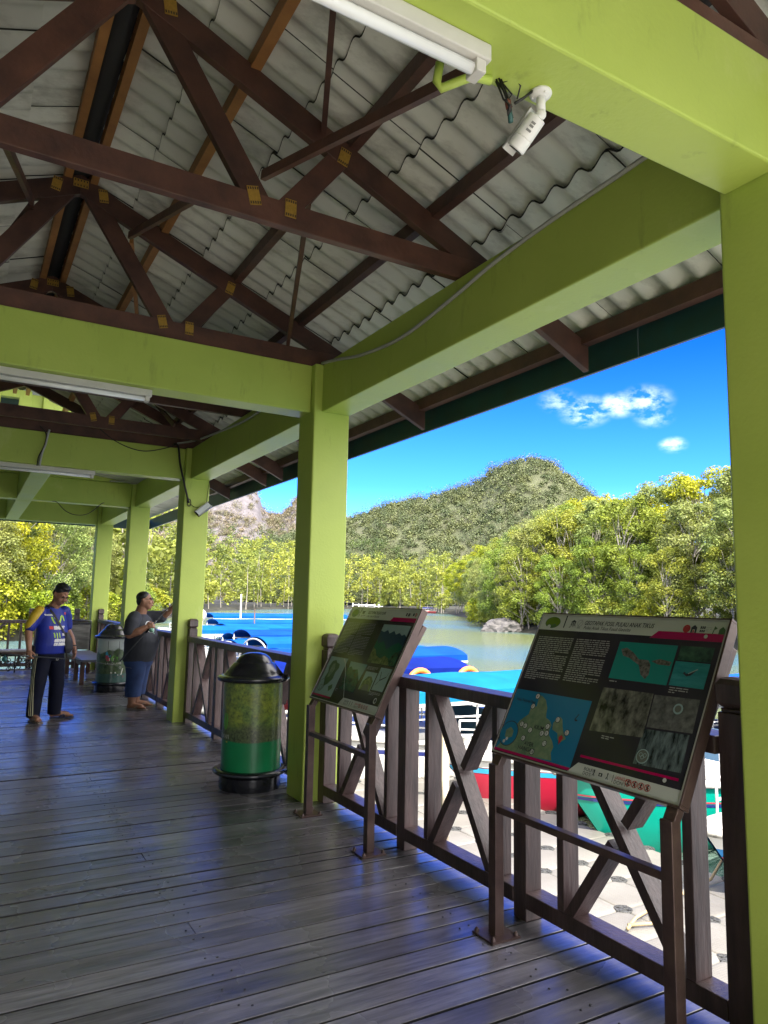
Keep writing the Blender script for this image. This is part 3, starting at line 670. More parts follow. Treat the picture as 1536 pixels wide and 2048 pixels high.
def place(kind, x, y, z, sc, rz, lab, grp):
    if kind not in used:
        used.add(kind); o = PR[kind]; o.location = (x, y, z); o.rotation_euler = (0, 0, rz); o.scale = (sc, sc, sc) if not isinstance(sc, tuple) else sc; o['label'] = lab; o['group'] = grp; return o
    return copy_thing(PR[kind], (x, y, z), rz, sc, lab, grp)
rt = random.Random(17)
def along(path, rows, step, kinds, labs, grp, hs):
    for (off, z, hmul) in rows:
        for a, c in zip(path[:-1], path[1:]):
            a_, c_ = V((*a, 0)), V((*c, 0)); L = (c_ - a_).length; t = (c_ - a_) / L; nr = V((t.y, -t.x, 0)); s = rt.uniform(0, step)
            while s < L:
                p = a_ + t * s + nr * (off + rt.uniform(-1.2, 1.2)); k = rt.choice(kinds if off < 6 else kinds + ['lime'])
                place(k, p.x, p.y, z, hs * hmul * rt.uniform(.86, 1.1), rt.uniform(0, 6.28), labs[k], grp); s += step * rt.uniform(.75, 1.25)
along([(38, 2), (41, 8), (46.5, 28), (49.5, 47), (50.5, 60), (68, 86), (86, 112)], [(1.6, -1.2, .66), (5, -.8, .95), (9.5, -.5, 1.06), (15, -.3, 1.12)], 4.6, ['mid', 'mid2', 'grey', 'grey', 'mid'], LAB, 'mangrove trees on the right bank', 1.0)
along([(86, 112), (118, 165)], [(2.5, -1.2, .9), (7, -.8, 1.1)], 6.0, ['mid', 'grey', 'lime'], LAB, 'mangrove trees on the right bank', 1.05)
along([(19, 90), (10, 68), (3, 49), (-8, 44), (-34, 40)], [(2.0, -1.2, .75), (6.5, -.8, 1.0)], 5.0, ['lime', 'grey', 'mid2', 'lime'], LABL, 'mangrove trees on the left bank', .95)
place('bush', 53.2, 58.5, -1.0, 1.0, .4, 'bright yellow green mangrove bush beside the grey boulder', None)
for (x, y, s_, lab) in ((61, 77, .8, 'small lime green bush at the water left of the boulder'), (47.5, 24, .62, 'low yellow green bush below the tall trees at the right column'), (70, 88, .9, 'lime green bush hanging over the water far upstream'), (58, 62, .7, 'yellow green bush in the shade of the trees right of the bright bush'), (50, 38, .75, 'low lime bush at the waterline behind the nearest board')):
    place('bush', x, y, -1.1, s_, rt.uniform(0, 6), lab, None)
for o in bpy.data.objects:
    if o.get('group') is None and 'group' in o.keys(): del o['group']
PR['shrub'] = tree_proto('mangrove_shrub', 3.6, 4.6, LEAF_MID, 6, ncl=40, per=100, base=.02, lsz=(.16, .28), stems=3)
for (path, lab, grp, off0) in (([(22, 92), (19, 90), (10, 68), (3, 49), (-8, 44), (-34, 40)], 'low green mangrove shrub at the waterline of the left bank', 'mangrove shrubs on the left bank', 1.0),):
    for a, c in zip(path[:-1], path[1:]):
        a_, c_ = V((*a, 0)), V((*c, 0)); L = (c_ - a_).length; t = (c_ - a_) / L; nr = V((t.y, -t.x, 0)); s = rt.uniform(0, 2)
        while s < L:
            p = a_ + t * s + nr * rt.uniform(.6, 4); place(rt.choice(('shrub', 'bush')), p.x, p.y, -1.2, rt.uniform(.7, 1.15), rt.uniform(0, 6), lab, grp); s += rt.uniform(1.8, 3.2)
path = [(41, 8), (46.5, 28), (49.5, 47), (51.5, 62), (68, 86), (86, 112)]
for a, c in zip(path[:-1], path[1:]):
    a_, c_ = V((*a, 0)), V((*c, 0)); L = (c_ - a_).length; t = (c_ - a_) / L; nr = V((t.y, -t.x, 0)); s = rt.uniform(0, 3)
    while s < L:
        p = a_ + t * s + nr * rt.uniform(.8, 5); place('shrub', p.x, p.y, -1.15, rt.uniform(.7, 1.25), rt.uniform(0, 6), 'low green mangrove shrub filling the foot of the right bank', 'mangrove shrubs on the right bank'); s += rt.uniform(2.6, 4.6)
for (x, y) in ((-9.5, -9), (-8.6, -5.6), (-8.9, -2), (-8.6, 1.5), (-8.8, 5), (-8.8, 8.5), (-9.5, 12.5), (-8.5, -12), (-8, -16), (-11, -19), (-12, -8), (-12.5, -3), (-12.2, 2), (-12.5, 7), (-13, 12)):  # unseen trees added to cut the light from the left
    place('dark', x, y, -1.0, rt.uniform(.72, .9), rt.uniform(0, 6), 'unseen mangrove tree added to shade the open left side of the boardwalk', 'mangrove trees on the left bank')
# boulder
def boulder(name, c, r, seed, label):
    rng = np.random.default_rng(seed); bm = bmesh.new(); bmesh.ops.create_icosphere(bm, subdivisions=4, radius=1)
    from mathutils import noise
    for v in bm.verts:
        p = v.co.copy(); d = noise.fractal(p * 1.3 + V((seed, 0, 0)), 1.0, 2.0, 5) * .35 + noise.cell(p * 2.2 + V((seed, 3, 1))) * .12
        q = p * (1 + d); q.z = max(q.z, -.5); v.co = V((q.x * r[0], q.y * r[1], q.z * r[2]))
    me = bpy.data.meshes.new(name); bm.to_mesh(me); bm.free(); me.materials.append(BOULD); me.shade_smooth(); me.set_sharp_from_angle(angle=rad(28))
    o = bpy.data.objects.new(name, me); COL.objects.link(o); o.location = c; o.rotation_euler = (0, 0, rad(-30)); tag(o, label, 'rock'); return o
BOULD = mat('grey_boulder', (.13, .12, .115), rough=.85, col2=(.04, .038, .038), scale=1.6, bump=.6, bscale=4, detail=9)
boulder('boulder', (49.2, 57.6, -1.45), (2.2, 1.4, 1.35), 4, 'big grey boulder at the water below the bright bush')
boulder('boulder', (52.2, 56.0, -1.5), (1.2, .9, .55), 9, 'small low rock at the water right of the big boulder')

# ================================================================== FLOATING DOCK
DOCKM = mat('dock_plastic', (.19, .18, .165), rough=.6, col2=(.125, .115, .10), scale=1.4, bump=.0, isl=.05)
nt = DOCKM.node_tree; n, l = nt.nodes, nt.links; b = n['Principled BSDF']
vo = n.new('ShaderNodeTexVoronoi'); vo.inputs['Scale'].default_value = 42; vo.inputs['Randomness'].default_value = .12; tcx = n.new('ShaderNodeTexCoord'); l.new(tcx.outputs['Object'], vo.inputs['Vector'])
bp = n.new('ShaderNodeBump'); bp.inputs['Strength'].default_value = .35; bp.inputs['Distance'].default_value = .006; bp.invert = True; l.new(vo.outputs['Distance'], bp.inputs['Height']); l.new(bp.outputs[0], b.inputs['Normal'])
PINM = mat('pin_grey', (.060, .060, .058), rough=.7, col2=(.012, .012, .012), scale=70, thresh=(.42, .55))
dock = thing('floating_dock', 'white floating dock of square plastic cubes with dark round pins below the railing', 'floating dock', (3.4, 2, WATER_Z))
ztop = -1.12
def cube_mesh():
    m = MB(); s_ = .247; c = .07; zt = 0
    ring = lambda q, cc, z: [(-q + cc, -q, z), (q - cc, -q, z), (q, -q + cc, z), (q, q - cc, z), (q - cc, q, z), (-q + cc, q, z), (-q, q - cc, z), (-q, -q + cc, z)]
    vs = ring(s_, c, -.42) + ring(s_, c, -.022) + ring(s_ - .005, c, -.008) + ring(s_ - .014, c, -.001) + ring(s_ - .045, c * .9, .001)
    fs = [tuple(range(32, 40))]
    for r in range(4):
        for q in range(8): fs.append((8 * r + q, 8 * r + (q + 1) % 8, 8 * r + 8 + (q + 1) % 8, 8 * r + 8 + q))
    m.add(vs, fs)
    for q in (-.1, 0, .1):
        m.box((-s_ - .003, q - .018, -.30), (-s_ + .01, q + .018, -.12))
    return m
cub = cube_mesh().build('float_block', DOCKM, dock, auto=40); first = True
grime(DOCKM, 3.5, (1, 1, 1), (.10, .09, .075), .52, .72, .5)
vm_ = n.new('ShaderNodeMapRange'); vm_.inputs['From Min'].default_value = .10; vm_.inputs['From Max'].default_value = .22; vm_.inputs['To Min'].default_value = .72; vm_.inputs['To Max'].default_value = 1.0; l.new(vo.outputs['Distance'], vm_.inputs['Value'])
src_ = b.inputs['Base Color'].links[0].from_socket; hv_ = n.new('ShaderNodeHueSaturation'); l.new(src_, hv_.inputs['Color']); l.new(vm_.outputs[0], hv_.inputs['Value']); l.new(hv_.outputs[0], b.inputs['Base Color'])
NX, NY = 4, 25
for i in range(NX):
    for j in range(NY):
        o = cub if first else cub.copy()
        if not first: COL.objects.link(o); o.parent = dock
        first = False
        o.location = (2.65 + .5 * i - 3.4, -4.2 + .5 * j - 2, ztop - WATER_Z + random.uniform(-.006, .006)); o.rotation_euler = (random.uniform(-.008, .008), random.uniform(-.008, .008), random.choice((0, pi / 2, pi, -pi / 2)) if 0 < i else 0)
m = MB()
for i in range(NX + 1):
    for j in range(NY + 1):
        c = (2.4 + .5 * i - 3.4, -4.45 + .5 * j - 2, ztop - WATER_Z - .012)
        m.lathe([(.0, .014), (.03, .0145), (.034, .011), (.058, .011), (.062, .015), (.080, .014), (.084, -.004)], c, n=16)
        for a in range(4): m.bar((c[0] + .02 * cos(a * pi / 2 + .4), c[1] + .02 * sin(a * pi / 2 + .4), c[2] + .0135), (c[0] + .075 * cos(a * pi / 2 + .4), c[1] + .075 * sin(a * pi / 2 + .4), c[2] + .0135), .018, .008)
tag(m.build('connector_pin', PINM, dock), kind='stuff')
m = MB(); m.tube([(2.57, -.79, -1.095), (2.8, -.68, -1.09), (3.02, -.63, -1.09), (3.5, -.55, -1.085), (4.08, -.47, -1.06), (4.38, -.42, -.9), (4.55, -.55, -.66)], .014, n=7)
m.tube([(2.62, -.75, -1.09), (2.85, -.83, -1.09), (2.98, -.7, -1.07), (3.1, -.62, -1.085)], .014, n=7)
ROPE = mat('rope', (.40, .30, .17), rough=.9, var=.3, scale=120)
tag(m.build('mooring_rope', ROPE), 'frayed beige rope lying over the white floats', 'rope')
m = MB(); m.box((2.17, 1.28, -3), (2.26, 1.46, .22)); m.build('mooring_post', mat('sunlit_post', (.55, .47, .36), rough=.8, col2=(.4, .32, .22), scale=5), None, bevel=.008)
tag(bpy.data.objects['mooring_post'], 'pale weathered guide post outside the railing beside the dock', 'post')

# ================================================================== BOATS
def gloss(name, c, v=.12): return mat(name, c, rough=.38, spec=.5, var=v, scale=1.3, coat=.15)
BW = mat('boat_white', (.56, .55, .53), rough=.45, col2=(.36, .35, .32), scale=2.2, thresh=(.25, .5))
BWORN = mat('worn_gunwale', (.46, .45, .42), rough=.7, col2=(.09, .085, .075), scale=9, thresh=(.33, .47), detail=8)
CANVAS = {k: mat('canvas_' + k, c, rough=.75, spec=.08, var=.42, scale=1.1, bump=.4, bscale=4, detail=7) for k, c in dict(sky=(.004, .13, .27), blue=(.001, .048, .30), mid=(.002, .075, .36), navy=(.001, .012, .16), azure=(.002, .088, .35)).items()}
TUBEW = mat('white_tube', (.55, .55, .55), rough=.3, metal=.2)
DARKIN = mat('boat_interior', (.10, .09, .11), rough=.7, var=.4, scale=3)
SEATB = mat('seat_blue', (.10, .15, .30), rough=.5, var=.3, scale=4); SEATR = mat('seat_red', (.42, .05, .05), rough=.6)
RINGO = mat('ring_orange', (.75, .20, .04), rough=.5); STR_R = gloss('stripe_red', (.45, .05, .08)); STR_N = gloss('stripe_navy', (.02, .03, .16)); STR_C = gloss('stripe_cyan', (.03, .32, .55)); STR_W = gloss('stripe_white', (.7, .7, .68))
def make_boat(loc, L, beam, hull, stripes, can, c0, c1, label, seat=SEATB, rz=0, zc=1.72, rings=False, fore=BW, rail=True, zb=.78, arches=1, rise=.17, group='tour boats moored along the jetty'):
    t_ = thing('tour_boat', label, 'boat', loc, rz, group)
    ns = 19; ts = [i / (ns - 1) for i in range(ns)]; ts = [x ** 1.35 for x in ts]
    def hb(t): return beam / 2 * min(1, (t / .34) ** .62 if t < .34 else 1) * (1 - .12 * max(0, t - .6) / .4)
    def sh(t): return zb + .26 * max(0, 1 - t / .38) ** 1.5 - .03 * t
    rake = 1.15
    def P(t, f, sgn):                            # f 0 keel .. 1 gunwale
        zt = sh(t); kz = -.28; z = kz + (zt - kz) * f
        wf = {0: .03, .22: .52, .38: .76, .55: .86, .72: .93, .86: .97, 1: 1}[f]
        x = L * t + rake * (1 - (z - kz) / (zt - kz)) * max(0, 1 - t / .35) ** 1.2
        return (x, sgn * max(.012, hb(t) * wf), z)
    F = [0, .22, .38, .55, .72, .86, 1]; m = MB()
    for sgn in (-1, 1):
        vs = [P(t, f, sgn) for t in ts for f in F]; k = len(F)
        fs = [(i * k + j, (i + 1) * k + j, (i + 1) * k + j + 1, i * k + j + 1) for i in range(ns - 1) for j in range(k - 1)]
        m.add(vs, fs if sgn == 1 else [f[::-1] for f in fs], 0, True)
    e = [P(1, f, s) for s in (-1, 1) for f in F]; k = len(F); m.add(e, [(j, j + 1, k + j + 1, k + j) for j in range(k - 1)])
    m.build('hull', hull, t_, auto=35)
    for (za, zb2, mt) in stripes:                # painted bands standing 3 mm proud of the planking
        m = MB()
        for sgn in (-1, 1):
            vs = []
            for t in ts:
                a, b_ = V(P(t, .72, sgn)), V(P(t, 1, sgn)); o_ = V((-.004, sgn * .006, 0))
                vs += [tuple(a.lerp(b_, za) + o_), tuple(a.lerp(b_, zb2) + o_)]
            fs = [(2 * i, 2 * i + 2, 2 * i + 3, 2 * i + 1) for i in range(ns - 1)]; m.add(vs, fs)
        m.build('stripe', mt, t_)
    m = MB()
    for sgn in (-1, 1): m.tube([V(P(t, 1, sgn)) + V((-.01, sgn * .015, .012)) for t in ts], .042, n=8)
    m.build('gunwale', BWORN, t_)
    m = MB(); nd = 8                              # foredeck
    td = [t for t in ts if t <= .36]
    vs = []
    for t in td: vs += [(L * t + .02, -hb(t) * .98, sh(t) - .005), (L * t + .02, 0, sh(t) + .06), (L * t + .02, hb(t) * .98, sh(t) - .005)]
    m.add(vs, [f for i in range(len(td) - 1) for f in ((3 * i, 3 * i + 3, 3 * i + 4, 3 * i + 1), (3 * i + 1, 3 * i + 4, 3 * i + 5, 3 * i + 2))], 0, True)
    xe = L * td[-1]; m.box((xe - .9, -hb(.3) * .55, sh(.3) - .02), (xe - .25, hb(.3) * .55, sh(.3) + .16)); m.box((xe - .2, -hb(.36) * .9, .3), (xe + .02, hb(.36) * .9, sh(.36) + .1))
    m.build('foredeck', fore, t_, auto=30)
    m = MB(); m.box((xe, -hb(.5) * .9, .10), (L * .98, hb(.5) * .9, .14)); m.box((L * .97, -hb(1) * .95, .1), (L * .995, hb(1) * .95, sh(1))); m.build('cockpit_floor', DARKIN, t_)
    q = xe + .5; i = 0
    while q < L * .9 and i < 6:
        m = MB(); m.box((q, -hb(.6) * .84, .42), (q + .42, hb(.6) * .84, .5)); m.box((q + .40, -hb(.6) * .84, .5), (q + .47, hb(.6) * .84, .92)); m.build('seat', seat, t_, bevel=.02); q += .95; i += 1
    if can is not None:                           # arched canvas top with side flaps
        m = MB(); na = 10; hw = beam * .5; r_ = []
        for kx in range(7):
            x = c0 + (c1 - c0) * kx / 6; sag = .02 * (kx % 2)
            for ly in (0, -.02):
                for j in range(na + 1):
                    a = j / na; yv = -hw + 2 * hw * a; r_.append((x, yv, zc + rise * (1 - (2 * a - 1) ** 2) ** .8 - sag + ly))
        k = 2 * (na + 1); fs = []
        for kx in range(6):
            for j in range(na):
                a = kx * k + j; fs.append((a, a + k, a + k + 1, a + 1)); a += na + 1; fs.append((a, a + 1, a + k + 1, a + k))
        for kx in (0, 6):
            for j in range(na): a = kx * k + j; fs.append((a, a + 1, a + na + 2, a + na + 1))
        m.add(r_, fs, 0, True)
        trim = MB()
        for sgn in (-1, 1):
            trim.bar((c0, sgn * (hw + .034), zc - .175), (c1, sgn * (hw + .034), zc - .175), .02, .05, (0, 0, 1))
            m.slab([(c0, sgn * hw, zc + .005), (c1, sgn * hw, zc + .005), (c1, sgn * (hw + .02), zc - .15), (c0, sgn * (hw + .02), zc - .15)], (0, sgn, 0), .012)
        m.build('canopy', CANVAS[can], t_, auto=40); trim.build('canopy_trim', BW, t_)
        m = MB(); nf = 5
        for kf in range(nf):
            x = c0 + .03 + (c1 - c0 - .06) * kf / (nf - 1)
            for sgn in (-1, 1): m.tube([(x, sgn * (hw - .05), zb - .05), (x, sgn * (hw - .04), zc)], .018, n=6)
        for sgn in (-1, 1):
            m.tube([(c0, sgn * (hw - .03), zc - .17), (c1, sgn * (hw - .03), zc - .17)], .016, n=6); m.tube([(c0, sgn * (hw - .05), zb + .45), (c1, sgn * (hw - .05), zb + .45)], .014, n=6)
        for kf in range(arches):                 # bent white arch at the front of the top
            x = c0 - .05 - kf * .45; m.tube([(x, -hw + 2 * hw * a / 12, zc - .1 - kf * .12 + (rise + .03) * (1 - (2 * a / 12 - 1) ** 2) ** .8) for a in range(13)], .024, n=7)
        m.build('canopy_frame', TUBEW, t_)
    if rail:
        m = MB(); pr = [t for t in ts if .05 < t < .4]
        for sgn in (-1, 1):
            for hz in (.22, .42): m.tube([V(P(t, 1, sgn)) + V((.05, -sgn * .06, hz)) for t in pr], .016, n=6)
            for t in pr[::2]: p = V(P(t, 1, sgn)) + V((.05, -sgn * .06, 0)); m.tube([p, p + V((0, 0, .42))], .014, n=6)
        m.build('bow_rail', TUBEW, t_)
        m = MB(); ws = [(xe + .05, -hb(.4) * .85, sh(.4) + .05), (xe + .05, hb(.4) * .85, sh(.4) + .05), (xe + .3, hb(.4) * .8, sh(.4) + .5), (xe + .3, -hb(.4) * .8, sh(.4) + .5)]
        m.slab(ws, (1, 0, .4), .012); m.build('windscreen', mat('tinted_screen', (.05, .09, .12), rough=.08, spec=.8), t_)
    if rings:
        for x in rings:
            m = MB(); m.tube([(x + .3 * cos(a), -beam * .5 - .06, zb + .42 + .3 * sin(a)) for a in [2 * pi * q / 22 for q in range(22)]], .06, n=8, closed=True); tag(m.build('life_ring', RINGO, t_))
    return t_
H = lambda n_, c: gloss('hull_' + n_, c)
TEAL = H('teal', (.0, .30, .22)); RED = H('red', (.40, .012, .04)); BLUEH = H('blue', (.01, .22, .58)); WHT = H('white', (.7, .7, .68)); GRN = H('green', (.02, .36, .28)); DKB = H('navy', (.03, .06, .25))
W = WATER_Z
make_boat((3.55, -.80, W), 8.6, 1.75, BLUEH, [(.55, .95, STR_W), (.25, .32, STR_R)], 'mid', 4.2, 8.0, 'blue hulled tour boat with white foredeck, half hidden by the big near column', zb=.72)
make_boat((3.75, 1.25, W), 8.8, 1.8, TEAL, [(.30, .36, STR_R), (.16, .27, STR_N)], 'mid', 3.9, 8.2, 'turquoise hulled tour boat with worn white gunwale behind the larger board', zb=.78, zc=1.66)
make_boat((3.35, 3.05, W), 8.4, 1.75, RED, [(.62, .98, STR_W), (.36, .58, STR_C)], 'mid', 3.6, 7.4, 'red hulled tour boat with cyan stripe, its bow over the white floats', seat=SEATB, zb=.70, zc=1.62, arches=2)
make_boat((1.95, 4.95, W), 8.6, 1.9, WHT, [(.4, .6, STR_N)], 'sky', 1.5, 6.6, 'tour boat under a patched light cyan canopy between the two boards', zc=1.62, rail=True)
make_boat((-.2, 9.25, W), 8.6, 1.9, DKB, [(.5, .7, STR_W)], 'navy', 3.2, 8.0, 'tour boat under a deep blue canopy with orange life rings on its side', seat=SEATR, rings=(6.6, 7.9), zc=1.52)
make_boat((.5, 11.35, W), 9.0, 1.8, GRN, [(.3, .6, STR_W)], 'blue', 3.6, 8.8, 'green tour boat under a blue canopy with an arched front frame, nearest beyond the bin', zc=1.62)
make_boat((.8, 13.4, W), 9.2, 1.8, WHT, [(.5, .8, STR_N)], 'mid', 4.3, 9.0, 'white tour boat with a navy stripe under a mid blue top, second beyond the bin', zc=1.50)
make_boat((.9, 15.5, W), 9.4, 1.8, GRN, [(.5, .8, STR_W)], 'azure', 4.4, 9.2, 'green tour boat with long white bow rails behind the bin, third of the row', zc=1.70)
make_boat((1.4, 17.6, W), 9.4, 1.9, WHT, [(.5, .7, STR_C)], 'mid', 3.8, 9.0, 'white tour boat with a cyan stripe, fourth of the row beyond the bin', zc=1.50)
make_boat((2.0, 20.0, W), 10, 1.9, BLUEH, [(.5, .8, STR_W)], 'blue', 4.4, 9.6, 'blue tour boat with white rails in the middle of the row beyond the bin', zc=1.72, arches=0)
make_boat((2.6, 22.6, W), 10, 1.9, WHT, [(.4, .6, STR_R)], 'mid', 4.2, 9.6, 'white tour boat with a red stripe, sixth of the row beyond the bin', zc=1.48, arches=0)
make_boat((3.8, 25.6, W), 10, 2.0, GRN, [(.5, .7, STR_W)], 'azure', 3.6, 9.6, 'green tour boat with a pale blue top, seventh of the row beyond the bin', zc=1.74, arches=0)
make_boat((5.0, 29.0, W), 10.5, 2.0, WHT, [(.4, .6, STR_N)], 'blue', 3.5, 10, 'white tour boat far along the row, third from its outer end', zc=1.45, arches=0)
make_boat((6.0, 33.5, W), 11, 2.2, WHT, [(.5, .7, STR_C)], 'mid', 3.4, 10.6, 'white boat under a long blue canopy, last but one of the row', zc=1.72, arches=0)
make_boat((8.2, 40.5, W), 13, 2.4, BLUEH, [(.5, .7, STR_W)], 'mid', 3.0, 12.6, 'long blue boat moored outermost in the row, beside the white pole', zc=1.9, arches=0)
make_boat((2.3, 24.6, W), 7, 1.9, WHT, [(.5, .7, STR_C)], 'azure', 3.0, 6.6, 'small white boat seen between the far column and the man in the dark shirt', zc=1.7)
make_boat((115.5, 179, W), 6.2, 1.7, H('far_red', (.55, .08, .09)), [(.5, .9, STR_W)], 'navy', 2.0, 5.4, 'tiny red and white boat with a blue top far away before the mangroves', seat=SEATR, rz=rad(-25), zc=1.5, rail=False, group=None)
del_keys = [o for o in bpy.data.objects if o.name.startswith('tour_boat') and o.get('group') is None]
def pole(x, y, z0, z1, r, m_, label):
    m = MB(); m.tube([(0, 0, z0), (.02, 0, (z0 + z1) / 2), (.0, .01, z1)], [r, r * .95, r * .8], n=10); m.lathe([(0, z1 + .04), (r * .9, z1 + .02), (r * .95, z1 - .01)], n=10)
    o = m.build('mooring_pole', m_); o.location = (x, y, 0); tag(o, label, 'pole')
pole(12.5, 38, -3, 1.8, .055, BW, 'white mooring pole standing in the water among the blue canopies')
pole(10.5, 30, -3, 1.0, .04, TIMBER, 'thin dark mooring pole in front of the blue canopies')
m = MB(); m.ball((0, 0, 0), (.42, .42, .38), 20, 12); m.tube([(0, 0, .36), (0, 0, .5)], .05, n=8); o = m.build('mooring_buoy', BW); o.location = (9.3, 37.5, .45 - .02); 
# the buoy hangs on the canopy of the boat behind
o.location = (8.6, 33.4, .62); tag(o, 'round white buoy lying on a blue canopy at the left of the row', 'buoy')
# far white jetty
j = thing('far_jetty', 'small white railed jetty across the river before the mangroves', 'jetty', (115, 208, W), rad(-28)); j.scale = (.56, .56, .56)
m = MB()
for x in (-9, -5.5, -1, 4, 6.5): m.box((x - .35, -.35, -1), (x + .35, .35, 4.2 if x != -9 else 4.6))
m.build('jetty_post', BW, j)
m = MB(); m.box((-9, -.3, 3.3), (4.3, .3, 3.8)); m.box((-5.5, -.25, 2.1), (4.3, .25, 2.5)); m.box((4, -.25, 2.6), (9, .25, 3.0)); m.build('jetty_rail', BW, j)
m = MB(); m.box((-10, -.2, .6), (9.5, 3.2, 1.1)); m.build('jetty_deck', BW, j)

# ================================================================== SIGN BOARDS
def text_mesh(txt, size, font_shear=0.0, align='LEFT', spacing=1.0, bold=0.0):
    """flat mesh of a line of lettering in the xy plane"""
    cu = bpy.data.curves.new('t', 'FONT'); cu.body = txt; cu.size = size; cu.align_x = align; cu.shear = font_shear; cu.space_character = spacing; cu.offset = bold; cu.resolution_u = 3
    o = bpy.data.objects.new('t', cu); COL.objects.link(o)
    bpy.context.view_layer.update()
    me = bpy.data.meshes.new_from_object(o); vs = [tuple(v.co) for v in me.vertices]; fs = [tuple(p.vertices) for p in me.polygons]
    bpy.data.objects.remove(o); bpy.data.meshes.remove(me); bpy.data.curves.remove(cu)
    return vs, fs
PAL = dict(pale=(.50, .52, .47), dark=(.022, .020, .028), crimson=(.35, .0, .07), ink=(.03, .035, .04), inkw=(.30, .30, .30), teal=(.01, .21, .18), sea=(.012, .16, .29), land=(.17, .24, .13), landg=(.06, .12, .05), olive=(.10, .17, .015),
           rock=(.11, .12, .10), red=(.38, .03, .03), white=(.5, .5, .5), skyb=(.12, .22, .25), mount=(.015, .05, .08), lagoon=(.005, .09, .06), paleblue=(.24, .34, .33))
SIGNM = {k: mat('print_' + k, c, rough=.13, spec=.5) for k, c in PAL.items()}
SIGNM['land'] = mat('print_land', (.20, .26, .15), rough=.13, col2=(.10, .17, .10), scale=28, detail=6)
SIGNM['isle'] = mat('print_isle', (.20, .19, .17), rough=.13, col2=(.025, .035, .025), scale=60, detail=4)
SIGNM['rockphoto'] = mat('print_rock', (.20, .20, .16), rough=.13, col2=(.012, .014, .012), scale=16, detail=9, stretch=(1, 1.6, 1), thresh=(.36, .66))
SIGNM['rockphoto2'] = mat('print_rock_fine', (.16, .165, .15), rough=.13, col2=(.04, .042, .04), scale=34, detail=9)
SIGNM['rockphoto3'] = mat('print_rock_dark', (.13, .17, .17), rough=.13, col2=(.005, .012, .014), scale=18, detail=9, stretch=(1, 2.6, .7), thresh=(.38, .64))
SIGNM['jungle'] = mat('print_jungle', (.04, .12, .07), rough=.13, col2=(.004, .02, .02), scale=26, detail=8)
SIGNM['reeds'] = mat('print_reeds', (.20, .24, .10), rough=.13, col2=(.03, .06, .02), scale=44, detail=8)
SIGNM['waves'] = mat('print_waves', (.03, .26, .28), rough=.13, col2=(.01, .17, .19), scale=30, stretch=(1, .35, 2), detail=5)
SILV = mat('board_edge', (.55, .55, .53), rough=.3, metal=.7)
